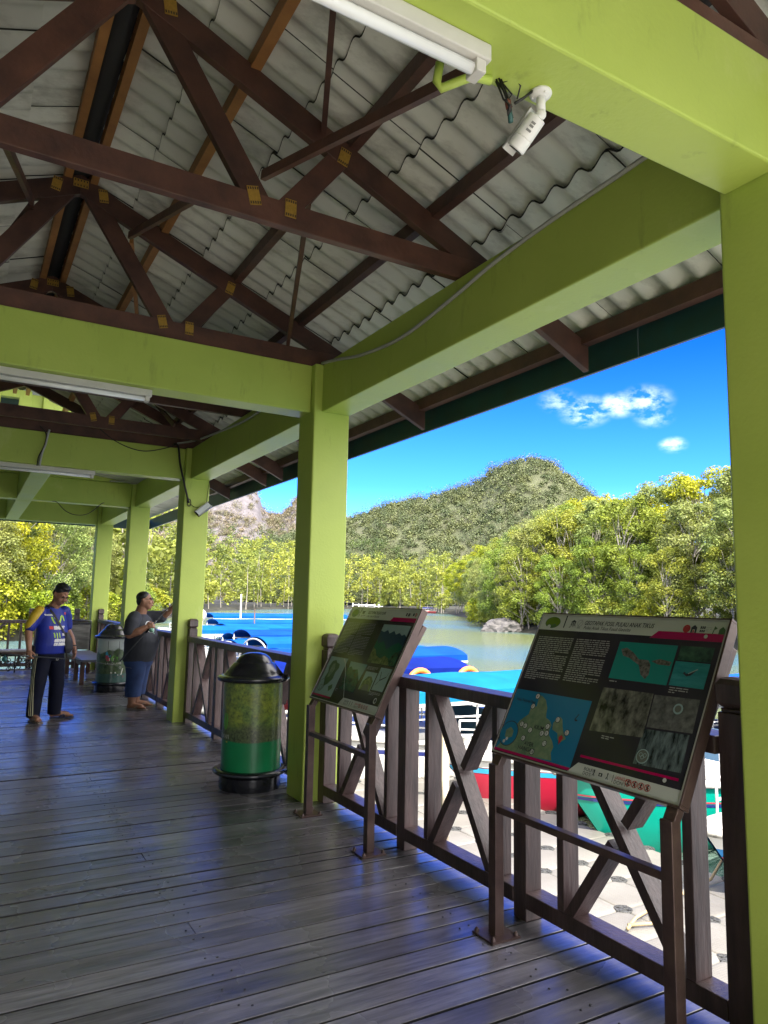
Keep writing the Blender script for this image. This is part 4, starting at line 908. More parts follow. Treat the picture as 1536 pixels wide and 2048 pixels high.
class Board:
    """slanted reading board; art is laid in (s, t) across the panel, s to the reader's right, t downwards"""
    def __init__(s, label, y0, y1, xb, zb, xt, zt):
        s.y0, s.y1 = y0, y1; s.O = (-.08, (y0 + y1) / 2, 0)
        s.root = thing('info_board', label, 'information board', s.O)
        s.tl = V((xt, y0, zt)); s.sx = V((0, y1 - y0, 0)); s.sy = V((xb - xt, 0, zb - zt)); s.w = abs(y1 - y0); s.h = s.sy.length
        s.n = s.sx.cross(s.sy).normalized();
        if s.n.x > 0: s.n = -s.n
        c = [s.pt(0, 0, -.004), s.pt(1, 0, -.004), s.pt(1, 1, -.004), s.pt(0, 1, -.004)]
        m = MB(); m.slab(c, s.n, .006); m.build('panel', SIGNM['dark'], s.root, origin=s.O)
        m = MB(); e = .012
        for (a, b, c_, d) in ((-e / s.w, -e / s.h, 1 + e / s.w, 0), (-e / s.w, 1, 1 + e / s.w, 1 + e / s.h), (-e / s.w, 0, 0, 1), (1, 0, 1 + e / s.w, 1)):
            m.slab([s.pt(a, b, -.045), s.pt(c_, b, -.045), s.pt(c_, d, -.045), s.pt(a, d, -.045)], s.n, .050)
        m.build('tray_frame', STEEL, s.root, bevel=.002, origin=s.O)
        m = MB()
        for (a, b, c_, d) in ((-.004, -.006, 1.004, .002), (-.004, .998, 1.004, 1.006), (-.004, 0, .001, 1), (.999, 0, 1.004, 1)):
            m.slab([s.pt(a, b, .0055), s.pt(c_, b, .0055), s.pt(c_, d, .0055), s.pt(a, d, .0055)], s.n, .0012)
        m.build('edge_trim', SILV, s.root, origin=s.O)
        for yy in (y0 - .03, y1 + .03):
            m = MB(); m.box((-.105, yy - .026, .008), (-.055, yy + .026, .757)); q_ = s.n * -.072; m.bar(V((-.078, yy, .74)), V((xt - .03, yy, zt - .07)) + q_, .05, .035, (0, 0, 1)); m.build('leg', STEEL, s.root, bevel=.003, origin=s.O)
            m = MB(); m.box((-.16, yy - .075, 0), (.0, yy + .075, .009))
            for bx in (-.145, -.015):
                for by in (-.06, .06): m.lathe([(0, .028), (.006, .026), (.008, .02), (.011, .018), (.011, .008)], (bx, yy + by, 0), n=8)
            m.build('base_plate', STEEL, s.root, origin=s.O)
        m = MB(); m.bar((-.08, y0 - .056, .56), (-.08, y1 + .056, .56), .04, .03, (0, 0, 1)); m.build('cross_bar', STEEL, s.root, bevel=.003, origin=s.O)
        s.lay = {}
    def pt(s, a, b, off=0): return s.tl + s.sx * a + s.sy * b + s.n * off
    def poly(s, name, mt, pts, lv=1):
        m = s.lay.setdefault((name, mt, lv), MB()); o = .0022 + .0006 * lv
        v = [s.pt(a, b, o) for a, b in pts]
        a_ = 0
        for i in range(len(pts)): x1, y1_ = pts[i]; x2, y2 = pts[(i + 1) % len(pts)]; a_ += x1 * y2 - x2 * y1_
        m.add(v, [tuple(range(len(v)))[::(1 if a_ < 0 else -1)]])
    def rect(s, name, mt, a, b, c, d, lv=1): s.poly(name, mt, [(a, b), (c, b), (c, d), (a, d)], lv)
    def disc(s, name, mt, a, b, r, lv=2, ry=None, n=22):
        k = s.w / s.h; ry = r if ry is None else ry
        s.poly(name, mt, [(a + r * cos(2 * pi * q / n), b + ry * k * sin(2 * pi * q / n)) for q in range(n)], lv)
    def ring(s, name, mt, a, b, r, th, lv=3, n=22):
        k = s.w / s.h
        for q in range(n):
            p = [(a + rr * cos(2 * pi * w / n), b + rr * k * sin(2 * pi * w / n)) for rr, w in ((r, q), (r, q + 1), (r - th, q + 1), (r - th, q))]; s.poly(name, mt, p, lv)
    def line(s, name, mt, a, b, c, d, th, lv=3):
        k = s.w / s.h; dx, dy = c - a, (d - b) / k; L = hypot(dx, dy) + 1e-9; nx, ny = -dy / L * th / 2, dx / L * th / 2 * k
        s.poly(name, mt, [(a + nx, b + ny), (c + nx, d + ny), (c - nx, d - ny), (a - nx, b - ny)], lv)
    def text(s, name, mt, txt, a, b, size, lv=3, shear=.0, align='LEFT', wid=None, bold=0, spacing=1.0):
        """size: cap height-ish as a share of panel height; (a, b): baseline start; wid: force width share"""
        vs, fs = text_mesh(txt, 1.0, shear, align, spacing, bold)
        if not vs: return
        x0, x1 = min(v[0] for v in vs), max(v[0] for v in vs); h_ = .72
        ky = size / h_; kx = ky * s.h / s.w
        if wid: kx = wid / (x1 - x0)
        m = s.lay.setdefault((name, mt, lv), MB()); o = .0022 + .0006 * lv
        m.add([s.pt(a + (v[0] - (x0 if align == 'LEFT' else 0)) * kx, b - v[1] * ky, o) for v in vs], fs)
    def para(s, name, mt, a, b, c, d, nl, rng, lv=2, th=.42):
        """lines of small print: words as short bars, too small to read"""
        ph = (d - b) / nl
        for q in range(nl):
            x = a; last = a + (c - a) * (1 if (q + 1) % 9 and q < nl - 1 else rng.uniform(.3, .8))
            while x < last - .006:
                w = min(rng.uniform(.008, .034), last - x); s.rect(name, mt, x, b + ph * q, x + w, b + ph * q + ph * th, lv); x += w + .0045
    def done(s):
        for (name, mt, lv), m in s.lay.items(): m.build(name.split('#')[0], SIGNM[mt], s.root, origin=s.O)
rb = random.Random(4)
B = Board('information board with title GEOTAPAK FOSIL PULAU ANAK TIKUS and a blue map, nearest the camera', -2.365, -3.395, -.068, .812, .258, 1.452)
B.rect('header_strip', 'pale', 0, 0, 1, .112)
B.poly('red_band', 'crimson', [(.70, .078), (1, .078), (1, .125), (.665, .125)], 2)
B.disc('oval_emblem', 'landg', .080, .056, .050, 2, .030); B.disc('oval_emblem', 'olive', .081, .054, .047, 3, .027); B.poly('oval_emblem', 'landg', [(.045, .078), (.062, .066), (.078, .076), (.1, .066), (.112, .078), (.095, .092), (.065, .094)], 4); B.disc('oval_emblem', 'pale', .064, .092, .012, 5)
B.poly('header_bar', 'ink', [(.158, 0), (.165, 0), (.165, .092), (.158, .092)], 2)
for k in range(3): B.rect('temple_mark', 'ink', .203 + .010 * k, .046, .209 + .010 * k, .066, 2)
B.poly('temple_mark', 'ink', [(.198, .046), (.216, .030), (.234, .046)], 2); B.rect('temple_mark', 'ink', .199, .067, .233, .072, 2); B.para('temple_mark', 'ink', .195, .079, .238, .094, 2, rb, 2, .4)
B.ring('globe_mark', 'inkw', .258, .052, .017, .003, 2); B.line('globe_mark', 'inkw', .25, .07, .268, .035, .003, 2); B.para('globe_mark', 'ink', .246, .079, .272, .094, 2, rb, 2, .4)
B.text('title_text', 'ink', 'GEOTAPAK FOSIL PULAU ANAK TIKUS', .287, .0625, .030, 3, .18, wid=.385, bold=.012)
B.text('title_text', 'ink', 'Pulau Anak Tikus Fossil Geosite', .290, .094, .024, 3, .18, wid=.268, bold=.004)
B.ring('round_red_mark', 'red', .828, .055, .017, .008, 2); B.disc('round_red_mark', 'red', .828, .057, .010, 2); B.poly('round_red_mark', 'red', [(.820, .06), (.836, .06), (.828, .084)], 3)
B.poly('arch_mark', 'ink', [(.848, .078), (.848, .045), (.861, .030), (.874, .045), (.874, .078), (.866, .078), (.866, .058), (.856, .058), (.856, .078)], 2); B.rect('arch_mark', 'red', .858, .062, .864, .078, 3)
for k in range(3): B.rect('block_mark', 'ink', .888 + .008 * k, .036, .894 + .008 * k, .052, 2); B.rect('block_mark', 'ink', .888 + .008 * k, .058, .894 + .008 * k, .072, 2)
B.para('block_mark', 'inkw', .912, .042, .938, .07, 3, rb, 2, .3); B.line('flag_mark', 'landg', .945, .085, .951, .034, .004, 2); B.poly('flag_mark', 'landg', [(.949, .034), (.962, .044), (.953, .056)], 2)
B.poly('crest_mark', 'landg', [(.970, .080), (.970, .052), (.983, .034), (.996, .052), (.996, .080)], 2)
B.para('body_text', 'inkw', .022, .165, .252, .485, 22, rb); B.para('body_text#2', 'inkw', .272, .165, .474, .465, 21, rb)
B.rect('island_photo', 'teal', .523, .162, .812, .402); B.poly('island_photo', 'isle', [(.542, .211), (.569, .199), (.612, .228), (.647, .266), (.695, .266), (.712, .294), (.717, .351), (.706, .382), (.678, .357), (.656, .301), (.595, .261), (.562, .252)], 2); B.poly('island_photo', 'isle', [(.71, .27), (.748, .252), (.805, .264), (.801, .287), (.747, .286)], 2)
B.rect('jungle_photo', 'jungle', .826, .160, .973, .247); B.rect('boat_photo', 'waves', .822, .254, .973, .398); B.poly('boat_photo', 'ink', [(.868, .322), (.888, .338), (.905, .330), (.922, .302), (.914, .304), (.9, .318), (.882, .322), (.876, .312)], 2); B.line('boat_photo', 'paleblue', .892, .322, .928, .292, .004, 3)
B.rect('map_print', 'sea', .005, .561, .478, .975)
land1 = [(.154, .578), (.185, .582), (.217, .606), (.228, .63), (.240, .654), (.246, .69), (.254, .717), (.283, .73), (.300, .757), (.298, .79), (.307, .82), (.335, .85), (.353, .882), (.350, .92), (.368, .965), (.269, .972), (.151, .974), (.012, .974), (.034, .923), (.074, .871), (.085, .81), (.101, .768), (.14, .717), (.14, .677), (.173, .655), (.168, .61)]
B.poly('map_print', 'land', land1, 2); B.poly('map_print', 'land', [(.323, .694), (.337, .695), (.351, .706), (.366, .75), (.383, .786), (.392, .80), (.405, .817), (.379, .85), (.360, .83), (.349, .795), (.313, .78), (.306, .74)], 2)
B.disc('map_inset', 'ink', .058, .868, .060, 3); B.disc('map_inset', 'sea', .058, .868, .056, 4); B.poly('map_inset', 'land', [(.035, .85), (.06, .825), (.085, .845), (.088, .885), (.065, .90), (.042, .895)], 5); B.disc('map_inset', 'white', .047, .925, .008, 6)
PIN = [(.159, .59, '4'), (.151, .661, '7'), (.121, .79, '5'), (.147, .797, '6'), (.186, .816, '2'), (.282, .769, '3'), (.262, .819, '8'), (.290, .812, '9'), (.161, .876, '6'), (.297, .876, '12'), (.242, .945, '10'), (.327, .714, '1'), (.402, .781, '2')]
for q_, (a, b, t_) in enumerate(PIN): k_ = 'map_pin#%d' % q_; B.disc(k_, 'ink', a, b, .014, 4); B.disc(k_ + 'f', 'pale', a, b, .0112, 5); B.text(k_ + 't', 'ink', t_, a - .006, b + .010, .020, 6)
B.poly('red_pin', 'red', [(.366, .815), (.378, .80), (.391, .815), (.378, .862)], 5)
for (t_, a, b) in (('KILIM', .205, .80), ('AYER', .178, .915), ('HANGAT', .150, .95), ('Pulau Tanjung Dagu', .03, .640)): B.text('map_lettering', 'ink', t_, a, b, .026 if len(t_) < 8 else .017, 5, bold=.01)
B.line('map_ship', 'ink', .42, .69, .434, .655, .004, 4); B.poly('map_ship', 'ink', [(.418, .69), (.438, .69), (.433, .70), (.423, .70)], 4)
B.rect('map_red_line', 'crimson', 0, .975, .477, .992, 2)
B.poly('rock_photo', 'rockphoto', [(.514, .464), (.767, .459), (.776, .713), (.513, .736)]); B.poly('coin_photo', 'rockphoto2', [(.773, .464), (.972, .457), (.978, .640), (.780, .652)]); B.disc('coin_photo', 'paleblue', .893, .524, .021, 2); B.disc('coin_photo', 'rock', .893, .524, .014, 3)
B.poly('coral_photo', 'rockphoto3', [(.770, .664), (.969, .651), (.976, .849), (.768, .861)]); B.disc('coral_photo', 'paleblue', .801, .812, .028, 2); B.disc('coral_photo', 'rock', .801, .812, .024, 3)
for k in range(3): B.ring('coral_photo', 'paleblue', .793 + .009 * k, .805 + .012 * (k % 2), .008, .002, 4)
B.para('caption_text', 'inkw', .533, .415, .585, .43, 1, rb); B.para('caption_text', 'inkw', .829, .408, .912, .448, 3, rb); B.para('caption_text', 'inkw', .585, .748, .648, .772, 2, rb)
B.poly('magenta_line', 'crimson', [(.512, .885), (.975, .878), (.975, .892), (.512, .899)], 2)
B.poly('footer_strip', 'pale', [(.512, .932), (1, .932), (1, .9985), (.468, .9985)])
B.text('footer_text', 'ink', 'BOLEH', .552, .965, .020, 3); B.text('footer_text', 'ink', "DO'S", .552, .990, .020, 3)
for k, a in enumerate((.606, .640, .674)):
    B.ring('permit_icon', 'white', a, .965, .014, .003, 3)
    if k == 1: B.rect('permit_icon', 'ink', a - .009, .956, a + .009, .975, 4); B.disc('permit_icon', 'pale', a, .966, .004, 5)
    else: B.disc('permit_icon', 'ink', a, .950, .0032, 4); B.line('permit_icon', 'ink', a, .954, a, .968, .004, 4); B.line('permit_icon', 'ink', a, .967, a - .005, .982, .003, 4); B.line('permit_icon', 'ink', a, .967, a + .005, .982, .003, 4)
B.rect('footer_bar', 'ink', .700, .944, .702, .988, 3)
B.text('footer_text', 'red', 'JANGAN', .710, .965, .020, 3); B.text('footer_text', 'ink', "DON'TS", .710, .990, .020, 3)
for k, a in enumerate((.775, .804, .833, .862)):
    B.ring('forbidden_icon', 'red', a, .966, .0135, .0025, 4); B.line('forbidden_icon', 'red', a - .009, .953, a + .009, .979, .0025, 5)
    B.disc('forbidden_icon', 'ink', a + .001, .955, .003, 3); B.line('forbidden_icon', 'ink', a, .958, a - .002, .970, .0045, 3); B.line('forbidden_icon', 'ink', a - .002, .969, a - .006, .980, .003, 3); B.line('forbidden_icon', 'ink', a - .002, .969, a + .004, .980, .003, 3); B.line('forbidden_icon', 'ink', a - .006, .963, a + .006, .961 + .006 * (k % 2), .003, 3)
for (a, b) in ((.923, .098), (.923, .905), (.06, .098), (.06, .905)): B.disc('screw_head', 'white', a, b, .008, 6)
B.done()

B = Board('information board with a green valley photo and a cracked map corner, beside the green column', -.262, -1.215, -.068, .812, .258, 1.452)
B.rect('header_strip', 'pale', 0, 0, 1, .118)
B.poly('red_band', 'crimson', [(.685, .082), (1, .082), (1, .125), (.655, .125)], 2)
B.disc('oval_emblem', 'landg', .086, .058, .052, 2, .034); B.disc('oval_emblem', 'olive', .087, .056, .049, 3, .031); B.poly('oval_emblem', 'landg', [(.05, .08), (.07, .066), (.09, .078), (.115, .068), (.12, .082), (.09, .1), (.065, .1)], 4)
B.rect('header_bar', 'ink', .163, 0, .171, .095, 2)
for k in range(3): B.rect('temple_mark', 'ink', .203 + .011 * k, .040, .210 + .011 * k, .062, 2)
B.rect('temple_mark', 'ink', .198, .032, .24, .039, 2); B.para('temple_mark', 'ink', .195, .078, .262, .098, 2, rb, 2, .4)
B.text('title_text', 'ink', 'GEOTAPAK PULAU ULAR', .29, .060, .032, 3, .12, wid=.265, bold=.012); B.text('title_text', 'ink', 'Ular Island Geosite', .292, .096, .024, 3, .12, wid=.19)
B.rect('block_mark', 'ink', .838, .034, .854, .064, 2); B.poly('arch_mark', 'ink', [(.866, .066), (.866, .04), (.878, .03), (.890, .04), (.890, .066)], 2); B.para('block_mark', 'inkw', .897, .036, .918, .064, 3, rb, 2, .4); B.rect('crest_mark', 'ink', .926, .034, .944, .06, 2); B.disc('round_red_mark', 'red', .964, .048, .013, 2); B.disc('round_red_mark', 'pale', .964, .048, .006, 3)
B.para('body_text', 'inkw', .03, .165, .245, .515, 22, rb, 2, .3); B.para('body_text#2', 'inkw', .262, .165, .49, .52, 22, rb, 2, .3)
B.rect('valley_photo', 'lagoon', .60, .16, .965, .555)
B.poly('valley_photo', 'paleblue', [(.60, .16), (.965, .16), (.965, .27), (.93, .245), (.90, .26), (.86, .235), (.82, .255), (.78, .22), (.73, .25), (.69, .215), (.65, .24), (.60, .225)], 2)
B.poly('valley_photo', 'mount', [(.60, .225), (.65, .24), (.69, .215), (.73, .25), (.78, .22), (.82, .255), (.86, .235), (.90, .26), (.93, .245), (.965, .27), (.965, .36), (.90, .33), (.84, .36), (.78, .41), (.70, .33), (.64, .36), (.60, .32)], 3)
B.poly('valley_photo', 'reeds', [(.60, .555), (.60, .40), (.64, .42), (.69, .48), (.75, .50), (.80, .47), (.86, .49), (.90, .555)], 4); B.poly('valley_photo', 'jungle', [(.965, .555), (.90, .555), (.87, .49), (.90, .44), (.965, .40)], 4)
B.rect('map_print', 'paleblue', .028, .552, .312, .955); B.poly('map_print', 'landg', [(.09, .60), (.14, .585), (.17, .61), (.22, .62), (.235, .66), (.21, .71), (.215, .78), (.17, .84), (.12, .87), (.10, .82), (.08, .78), (.095, .72), (.07, .66)], 2); B.poly('map_print', 'land', [(.12, .63), (.15, .62), (.18, .68), (.15, .76), (.12, .78), (.11, .70)], 3); B.poly('map_print', 'landg', [(.20, .86), (.25, .83), (.27, .87), (.23, .91)], 2); B.ring('map_print', 'ink', .085, .86, .048, .004, 4); B.ring('map_print', 'ink', .09, .88, .02, .003, 4)
B.rect('map_red_line', 'crimson', 0, .957, .307, .974, 2)
B.poly('cliff_photo', 'skyb', [(.365, .572), (.625, .579), (.60, .745), (.405, .745)]); B.poly('cliff_photo', 'jungle', [(.36, .65), (.41, .62), (.45, .65), (.52, .64), (.56, .69), (.60, .745), (.60, .86), (.37, .86)], 2)
B.rect('bush_photo', 'paleblue', .645, .64, .805, .82); B.poly('bush_photo', 'reeds', [(.652, .82), (.66, .74), (.70, .685), (.75, .68), (.79, .72), (.80, .82)], 2); B.poly('bush_photo', 'rock', [(.68, .82), (.70, .76), (.76, .76), (.78, .82)], 3)
B.rect('bird_photo', 'paleblue', .818, .582, .965, .796); B.line('bird_photo', 'ink', .85, .62, .87, .70, .006, 2); B.line('bird_photo', 'ink', .87, .70, .935, .66, .008, 2); B.line('bird_photo', 'ink', .87, .70, .84, .75, .004, 2); B.line('bird_photo', 'ink', .935, .66, .945, .62, .003, 2)
B.para('caption_text', 'inkw', .64, .59, .79, .625, 3, rb); B.para('caption_text', 'inkw', .81, .815, .95, .85, 3, rb); B.para('caption_text', 'inkw', .33, .86, .36, .89, 2, rb)
B.disc('coin_mark', 'white', .925, .885, .020, 3); B.disc('coin_mark', 'ink', .928, .885, .013, 4)
B.poly('footer_strip', 'pale', [(.498, .928), (1, .928), (1, .9985), (.458, .9985)])
B.text('footer_text', 'ink', 'BOLEH', .535, .962, .018, 3); B.text('footer_text', 'ink', "DO'S", .535, .988, .018, 3)
for a in (.59, .62, .65): B.disc('permit_icon', 'ink', a, .95, .004, 3); B.line('permit_icon', 'ink', a, .955, a, .985, .005, 3)
B.text('footer_text', 'red', 'JANGAN', .69, .962, .018, 3); B.text('footer_text', 'ink', "DON'TS", .69, .988, .018, 3)
for a in (.765, .797, .829, .861): B.ring('forbidden_icon', 'red', a, .963, .0135, .003, 4); B.line('forbidden_icon', 'ink', a - .004, .954, a + .004, .976, .005, 3)
crk = [(.258, .56), (.30, .60), (.345, .655), (.385, .72), (.425, .80), (.47, .87), (.505, .93), (.515, .99)]
for p, q in zip(crk[:-1], crk[1:]): B.line('crack', 'white', p[0], p[1], q[0], q[1], .006, 6)
B.done()

# ================================================================== RUBBISH BINS
def printed_skin(name, builder):
    m = bpy.data.materials.new(name); m.use_nodes = True; nt = m.node_tree; builder(nt.nodes, nt.links, nt.nodes['Principled BSDF']); nt.nodes['Principled BSDF'].inputs['Roughness'].default_value = .34; return m
def mixn(n, l, fac, a, b_):
    x = n.new('ShaderNodeMix'); x.data_type = 'RGBA'
    for s_, k in ((fac, 'Factor'), (a, 'A'), (b_, 'B')):
        if isinstance(s_, tuple): x.inputs[k].default_value = (*s_, 1)
        elif isinstance(s_, float): x.inputs[k].default_value = s_
        else: l.new(s_, x.inputs[k])
    return x.outputs['Result']
def zstep(n, l, edge, soft, wob=0, ws=6, ax='Z'):
    """0 below / 1 above a wavy printed edge at height 'edge'"""
    t = n.new('ShaderNodeTexCoord'); sp = n.new('ShaderNodeSeparateXYZ'); l.new(t.outputs['Object'], sp.inputs[0]); src = sp.outputs[ax]
    if wob:
        z = n.new('ShaderNodeTexNoise'); z.inputs['Scale'].default_value = ws; z.inputs['Detail'].default_value = 5; l.new(t.outputs['Object'], z.inputs['Vector'])
        a = n.new('ShaderNodeMath'); a.operation = 'MULTIPLY_ADD'; l.new(z.outputs[0], a.inputs[0]); a.inputs[1].default_value = wob; l.new(src, a.inputs[2]); src = a.outputs[0]; edge += wob * .5
    r = n.new('ShaderNodeMapRange'); r.inputs['From Min'].default_value = edge - soft; r.inputs['From Max'].default_value = edge + soft; l.new(src, r.inputs['Value']); return r.outputs[0]
def noise_col(n, l, sc, c1, c2, lo=.35, hi=.65, det=8):
    t = n.new('ShaderNodeTexCoord'); z = n.new('ShaderNodeTexNoise'); z.inputs['Scale'].default_value = sc; z.inputs['Detail'].default_value = det; z.inputs['Roughness'].default_value = .7; l.new(t.outputs['Object'], z.inputs['Vector'])
    r = n.new('ShaderNodeValToRGB'); r.color_ramp.elements[0].position = lo; r.color_ramp.elements[1].position = hi; r.color_ramp.elements[0].color = (*c1, 1); r.color_ramp.elements[1].color = (*c2, 1); l.new(z.outputs[0], r.inputs[0]); return r.outputs[0]
def skin_lagoon(n, l, b):
    jungle = noise_col(n, l, 24, (.02, .05, .02), (.20, .30, .06)); dark = noise_col(n, l, 55, (.018, .03, .014), (.13, .16, .07))
    big = noise_col(n, l, 5, (0, 0, 0), (1, 1, 1), .44, .56, 4); jg = mixn(n, l, big, jungle, noise_col(n, l, 30, (.05, .08, .02), (.30, .36, .05)))
    lower = mixn(n, l, zstep(n, l, .50, .03, .14, 7), dark, jg); water = noise_col(n, l, 2.2, (.005, .15, .05), (.008, .25, .09), .3, .7, 2)
    l.new(mixn(n, l, zstep(n, l, .385, .006, .03, 5), water, lower), b.inputs['Base Color'])
def skin_range(n, l, b):
    hillc = noise_col(n, l, 16, (.012, .03, .02), (.10, .16, .06)); skyc = (.42, .48, .46)
    up = mixn(n, l, zstep(n, l, .66, .012, .42, 3.2), hillc, skyc); water = noise_col(n, l, 9, (.02, .07, .065), (.07, .15, .13), .3, .7, 5)
    l.new(mixn(n, l, zstep(n, l, .29, .006, .015, 9), water, up), b.inputs['Base Color'])
def make_bin(loc, skin, label, rz=0):
    t_ = thing('rubbish_bin', label, 'rubbish bin', loc, rz)
    m = MB(); m.lathe([(.0, .0), (.243, .0), (.247, .012), (.247, .10), (.26, .112), (.285, .118), (.296, .128), (.296, .142), (.286, .152), (.262, .157), (.243, .157)], n=56); m.build('base', BLACK, t_, auto=45)
    m = MB(); m.lathe([(.238, .15), (.2385, .50), (.238, .85)], n=64); m.build('printed_body', skin, t_)
    m = MB(); m.lathe([(.238, .842), (.262, .838), (.288, .846), (.296, .860), (.294, .874), (.280, .884), (.252, .888), (.240, .893), (.225, .915), (.165, .985), (.152, .990), (.148, .997), (.128, 1.028), (.095, 1.053), (.055, 1.066), (0, 1.069)], n=56); m.build('lid', BLACK, t_, auto=38)
    m = MB(); m.lathe([(.292, .134), (.300, .131), (.302, .137), (.296, .146)], n=56); m.build('base_ring', mat('ring_gloss', (.03, .035, .045), rough=.15), t_)
    return t_
LW = mat('label_white', (.6, .6, .55), rough=.3); LG = mat('label_lime', (.10, .38, .03), rough=.3); LB = mat('label_blue', (.02, .25, .42), rough=.3); LR = mat('label_red', (.42, .03, .09), rough=.3); LY = mat('label_yellow', (.55, .45, .05), rough=.3); LK = mat('label_dark', (.02, .025, .025), rough=.3)
def wrap(t_, name, mt, shapes, r=.2392, texts=()):
    """flat print wrapped on the drum: points are (angle, z)"""
    m = MB()
    for pts in shapes:
        a0, a1 = min(p[0] for p in pts), max(p[0] for p in pts)
        m.add([(r * cos(a), r * sin(a), z) for a, z in pts], [tuple(range(len(pts)))])
    for (s_, a, z, size) in texts:
        vs, fs = text_mesh(s_, size); m.add([(r * cos(a + x / r), r * sin(a + x / r), z + y) for x, y, _ in vs], fs)
    return m.build(name, mt, t_)
bin1 = make_bin((-.185, .625, 0), printed_skin('skin_lagoon', skin_lagoon), 'green cylindrical bin printed with a jungle lagoon, in front of the green column')
ang = atan2(CAM.y - .625, CAM.x + .185)
wrap(bin1, 'green_label', LG, [[(ang - .99 + .0, .47), (ang - .93, .50), (ang - .90, .54), (ang - .92, .585), (ang - .99, .60), (ang - 1.12, .59), (ang - 1.2, .53), (ang - 1.1, .47)]])
wrap(bin1, 'label_text', LW, [], r=.2395, texts=[('LANGKAWI', ang - 1.93, .40, .05)])
wrap(bin1, 'label_mark', LY, [[(ang - .98, .372), (ang - .90, .372), (ang - .90, .383), (ang - .98, .383)]])
bin2 = make_bin((-.155, 7.29, 0), printed_skin('skin_range', skin_range), 'cylindrical bin printed with a misty mountain and an emblem, behind the two men')
ang = atan2(CAM.y - 7.29, CAM.x + .155)
fr = []
for (a0, z0, a1, z1) in ((-.32, .80, .42, .785), (-.32, .685, .42, .67), (-.32, .80, -.29, .67), (.39, .80, .42, .67)): fr.append([(ang + min(a0, a1), min(z0, z1)), (ang + max(a0, a1), min(z0, z1)), (ang + max(a0, a1), max(z0, z1)), (ang + min(a0, a1), max(z0, z1))])
wrap(bin2, 'slot_frame', LK, fr)
wrap(bin2, 'emblem_blue', LB, [[(ang - .46, .62), (ang - .36, .64), (ang - .12, .575), (ang - .16, .545), (ang - .30, .56), (ang - .44, .57)]])
wrap(bin2, 'emblem_red', LR, [[(ang - .44, .575), (ang - .32, .585), (ang - .18, .52), (ang - .22, .49), (ang - .36, .495), (ang - .44, .54)]], r=.2394)
wrap(bin2, 'emblem_green', LG, [[(ang - .04, .555), (ang + .05, .575), (ang + .16, .575), (ang + .26, .555), (ang + .38, .555), (ang + .32, .50), (ang + .2, .47), (ang + .02, .485), (ang - .10, .52)]])
wrap(bin2, 'emblem_plate', LW, [[(ang - .20, .495), (ang + .10, .495), (ang + .10, .535), (ang - .20, .535)]], r=.2398)
wrap(bin2, 'emblem_text', LK, [], r=.2402, texts=[('CLEAN', ang - .17, .50, .034)])
wrap(bin2, 'emblem_lettering', LW, [], r=.2398, texts=[('LANGKAWI', ang - .46, .435, .048)])
wrap(bin2, 'print_boat', LR, [[(ang + .24, .235), (ang + .80, .225), (ang + .86, .26), (ang + .5, .265), (ang + .22, .258)]])
wrap(bin2, 'print_people', LW, [[(ang + .60, .27), (ang + .68, .27), (ang + .80, .37), (ang + .73, .375), (ang + .66, .33)], [(ang + .36, .265), (ang + .46, .265), (ang + .42, .285)], [(ang - .06, .30), (ang + .02, .30), (ang + .02, .315), (ang - .06, .315)], [(ang + .18, .30), (ang + .3, .295), (ang + .28, .318), (ang + .2, .318)]])

# ================================================================== LAMPS, CAMERA, FLOODLIGHT, CABLES
def tube_lamp(x1, y, label):
    L = 1.25; t_ = thing('tube_lamp', label, 'fluorescent lamp', (x1 - L / 2, y, HB - .002))
    m = MB(); m.box((-L / 2, -.032, -.05), (L / 2, .032, -.001)); m.build('batten', GREYW, t_, bevel=.004)
    m = MB(); m.tube([(-L / 2 + .04, -.002, -.070), (L / 2 - .04, -.002, -.070)], .0165, n=14); m.build('tube', mat('lamp_glass', (.82, .82, .80), rough=.2, coat=.4), t_)
    for s_ in (-1, 1):
        m = MB(); m.box((s_ * (L / 2 - .03) - .016, -.026, -.088), (s_ * (L / 2 - .03) + .016, .026, -.05)); m.build('lamp_holder', GREYW, t_, bevel=.003)
tube_lamp(-1.185, -3.715, 'white fluorescent tube lamp under the nearest green beam, beside the security camera')
tube_lamp(-1.235, .165, 'white fluorescent tube lamp under the green cross beam in the middle of the picture')
tube_lamp(-1.055, 4.065, 'white fluorescent tube lamp under the third green cross beam with a hanging cable loop')
# bullet camera
t_ = thing('security_camera', 'white bullet security camera hanging under the nearest green beam', 'security camera', (-.945, -3.675, HB - .002)); t_.scale = (.82, .82, .82)
m = MB(); m.lathe([(0, 0), (.039, 0), (.041, -.006), (.038, -.013), (.026, -.020), (0, -.021)], n=28)
for a in (.3, 2.4, 4.5): m.lathe([(0, -.021), (.004, -.0205), (.0055, -.017)], (.030 * cos(a), .030 * sin(a), 0), n=8)
m.build('mount_base', WHITE, t_, auto=40)
m = MB(); m.tube([(0, 0, -.015), (.002, 0, -.075)], .016, n=16); m.ball((.001, .0, -.086), .019, 14, 10); m.tube([(0, .0, -.085), (-.014, .006, -.108)], .013, n=12); m.build('mount_arm', WHITE, t_)
ax = V((-.26, .72, -.72)).normalized(); c0 = V((-.010, .004, -.096)); c1 = c0 + ax * .128
m = MB(); m.tube([c0, c0 + ax * .004, c0 + ax * .080, c0 + ax * .082, c0 + ax * .084, c1 - ax * .003, c1], [.026, .034, .0355, .0335, .0355, .0355, .033], n=26); m.build('camera_body', WHITE, t_, auto=35)
m = MB(); m.tube([c1 - ax * .001, c1 + ax * .002], .027, n=22); m.build('lens', BLACK, t_)
sd = ax.cross(V((0, 0, 1))).normalized(); up = sd.cross(ax).normalized()
m = MB(); na = 10; vs = []
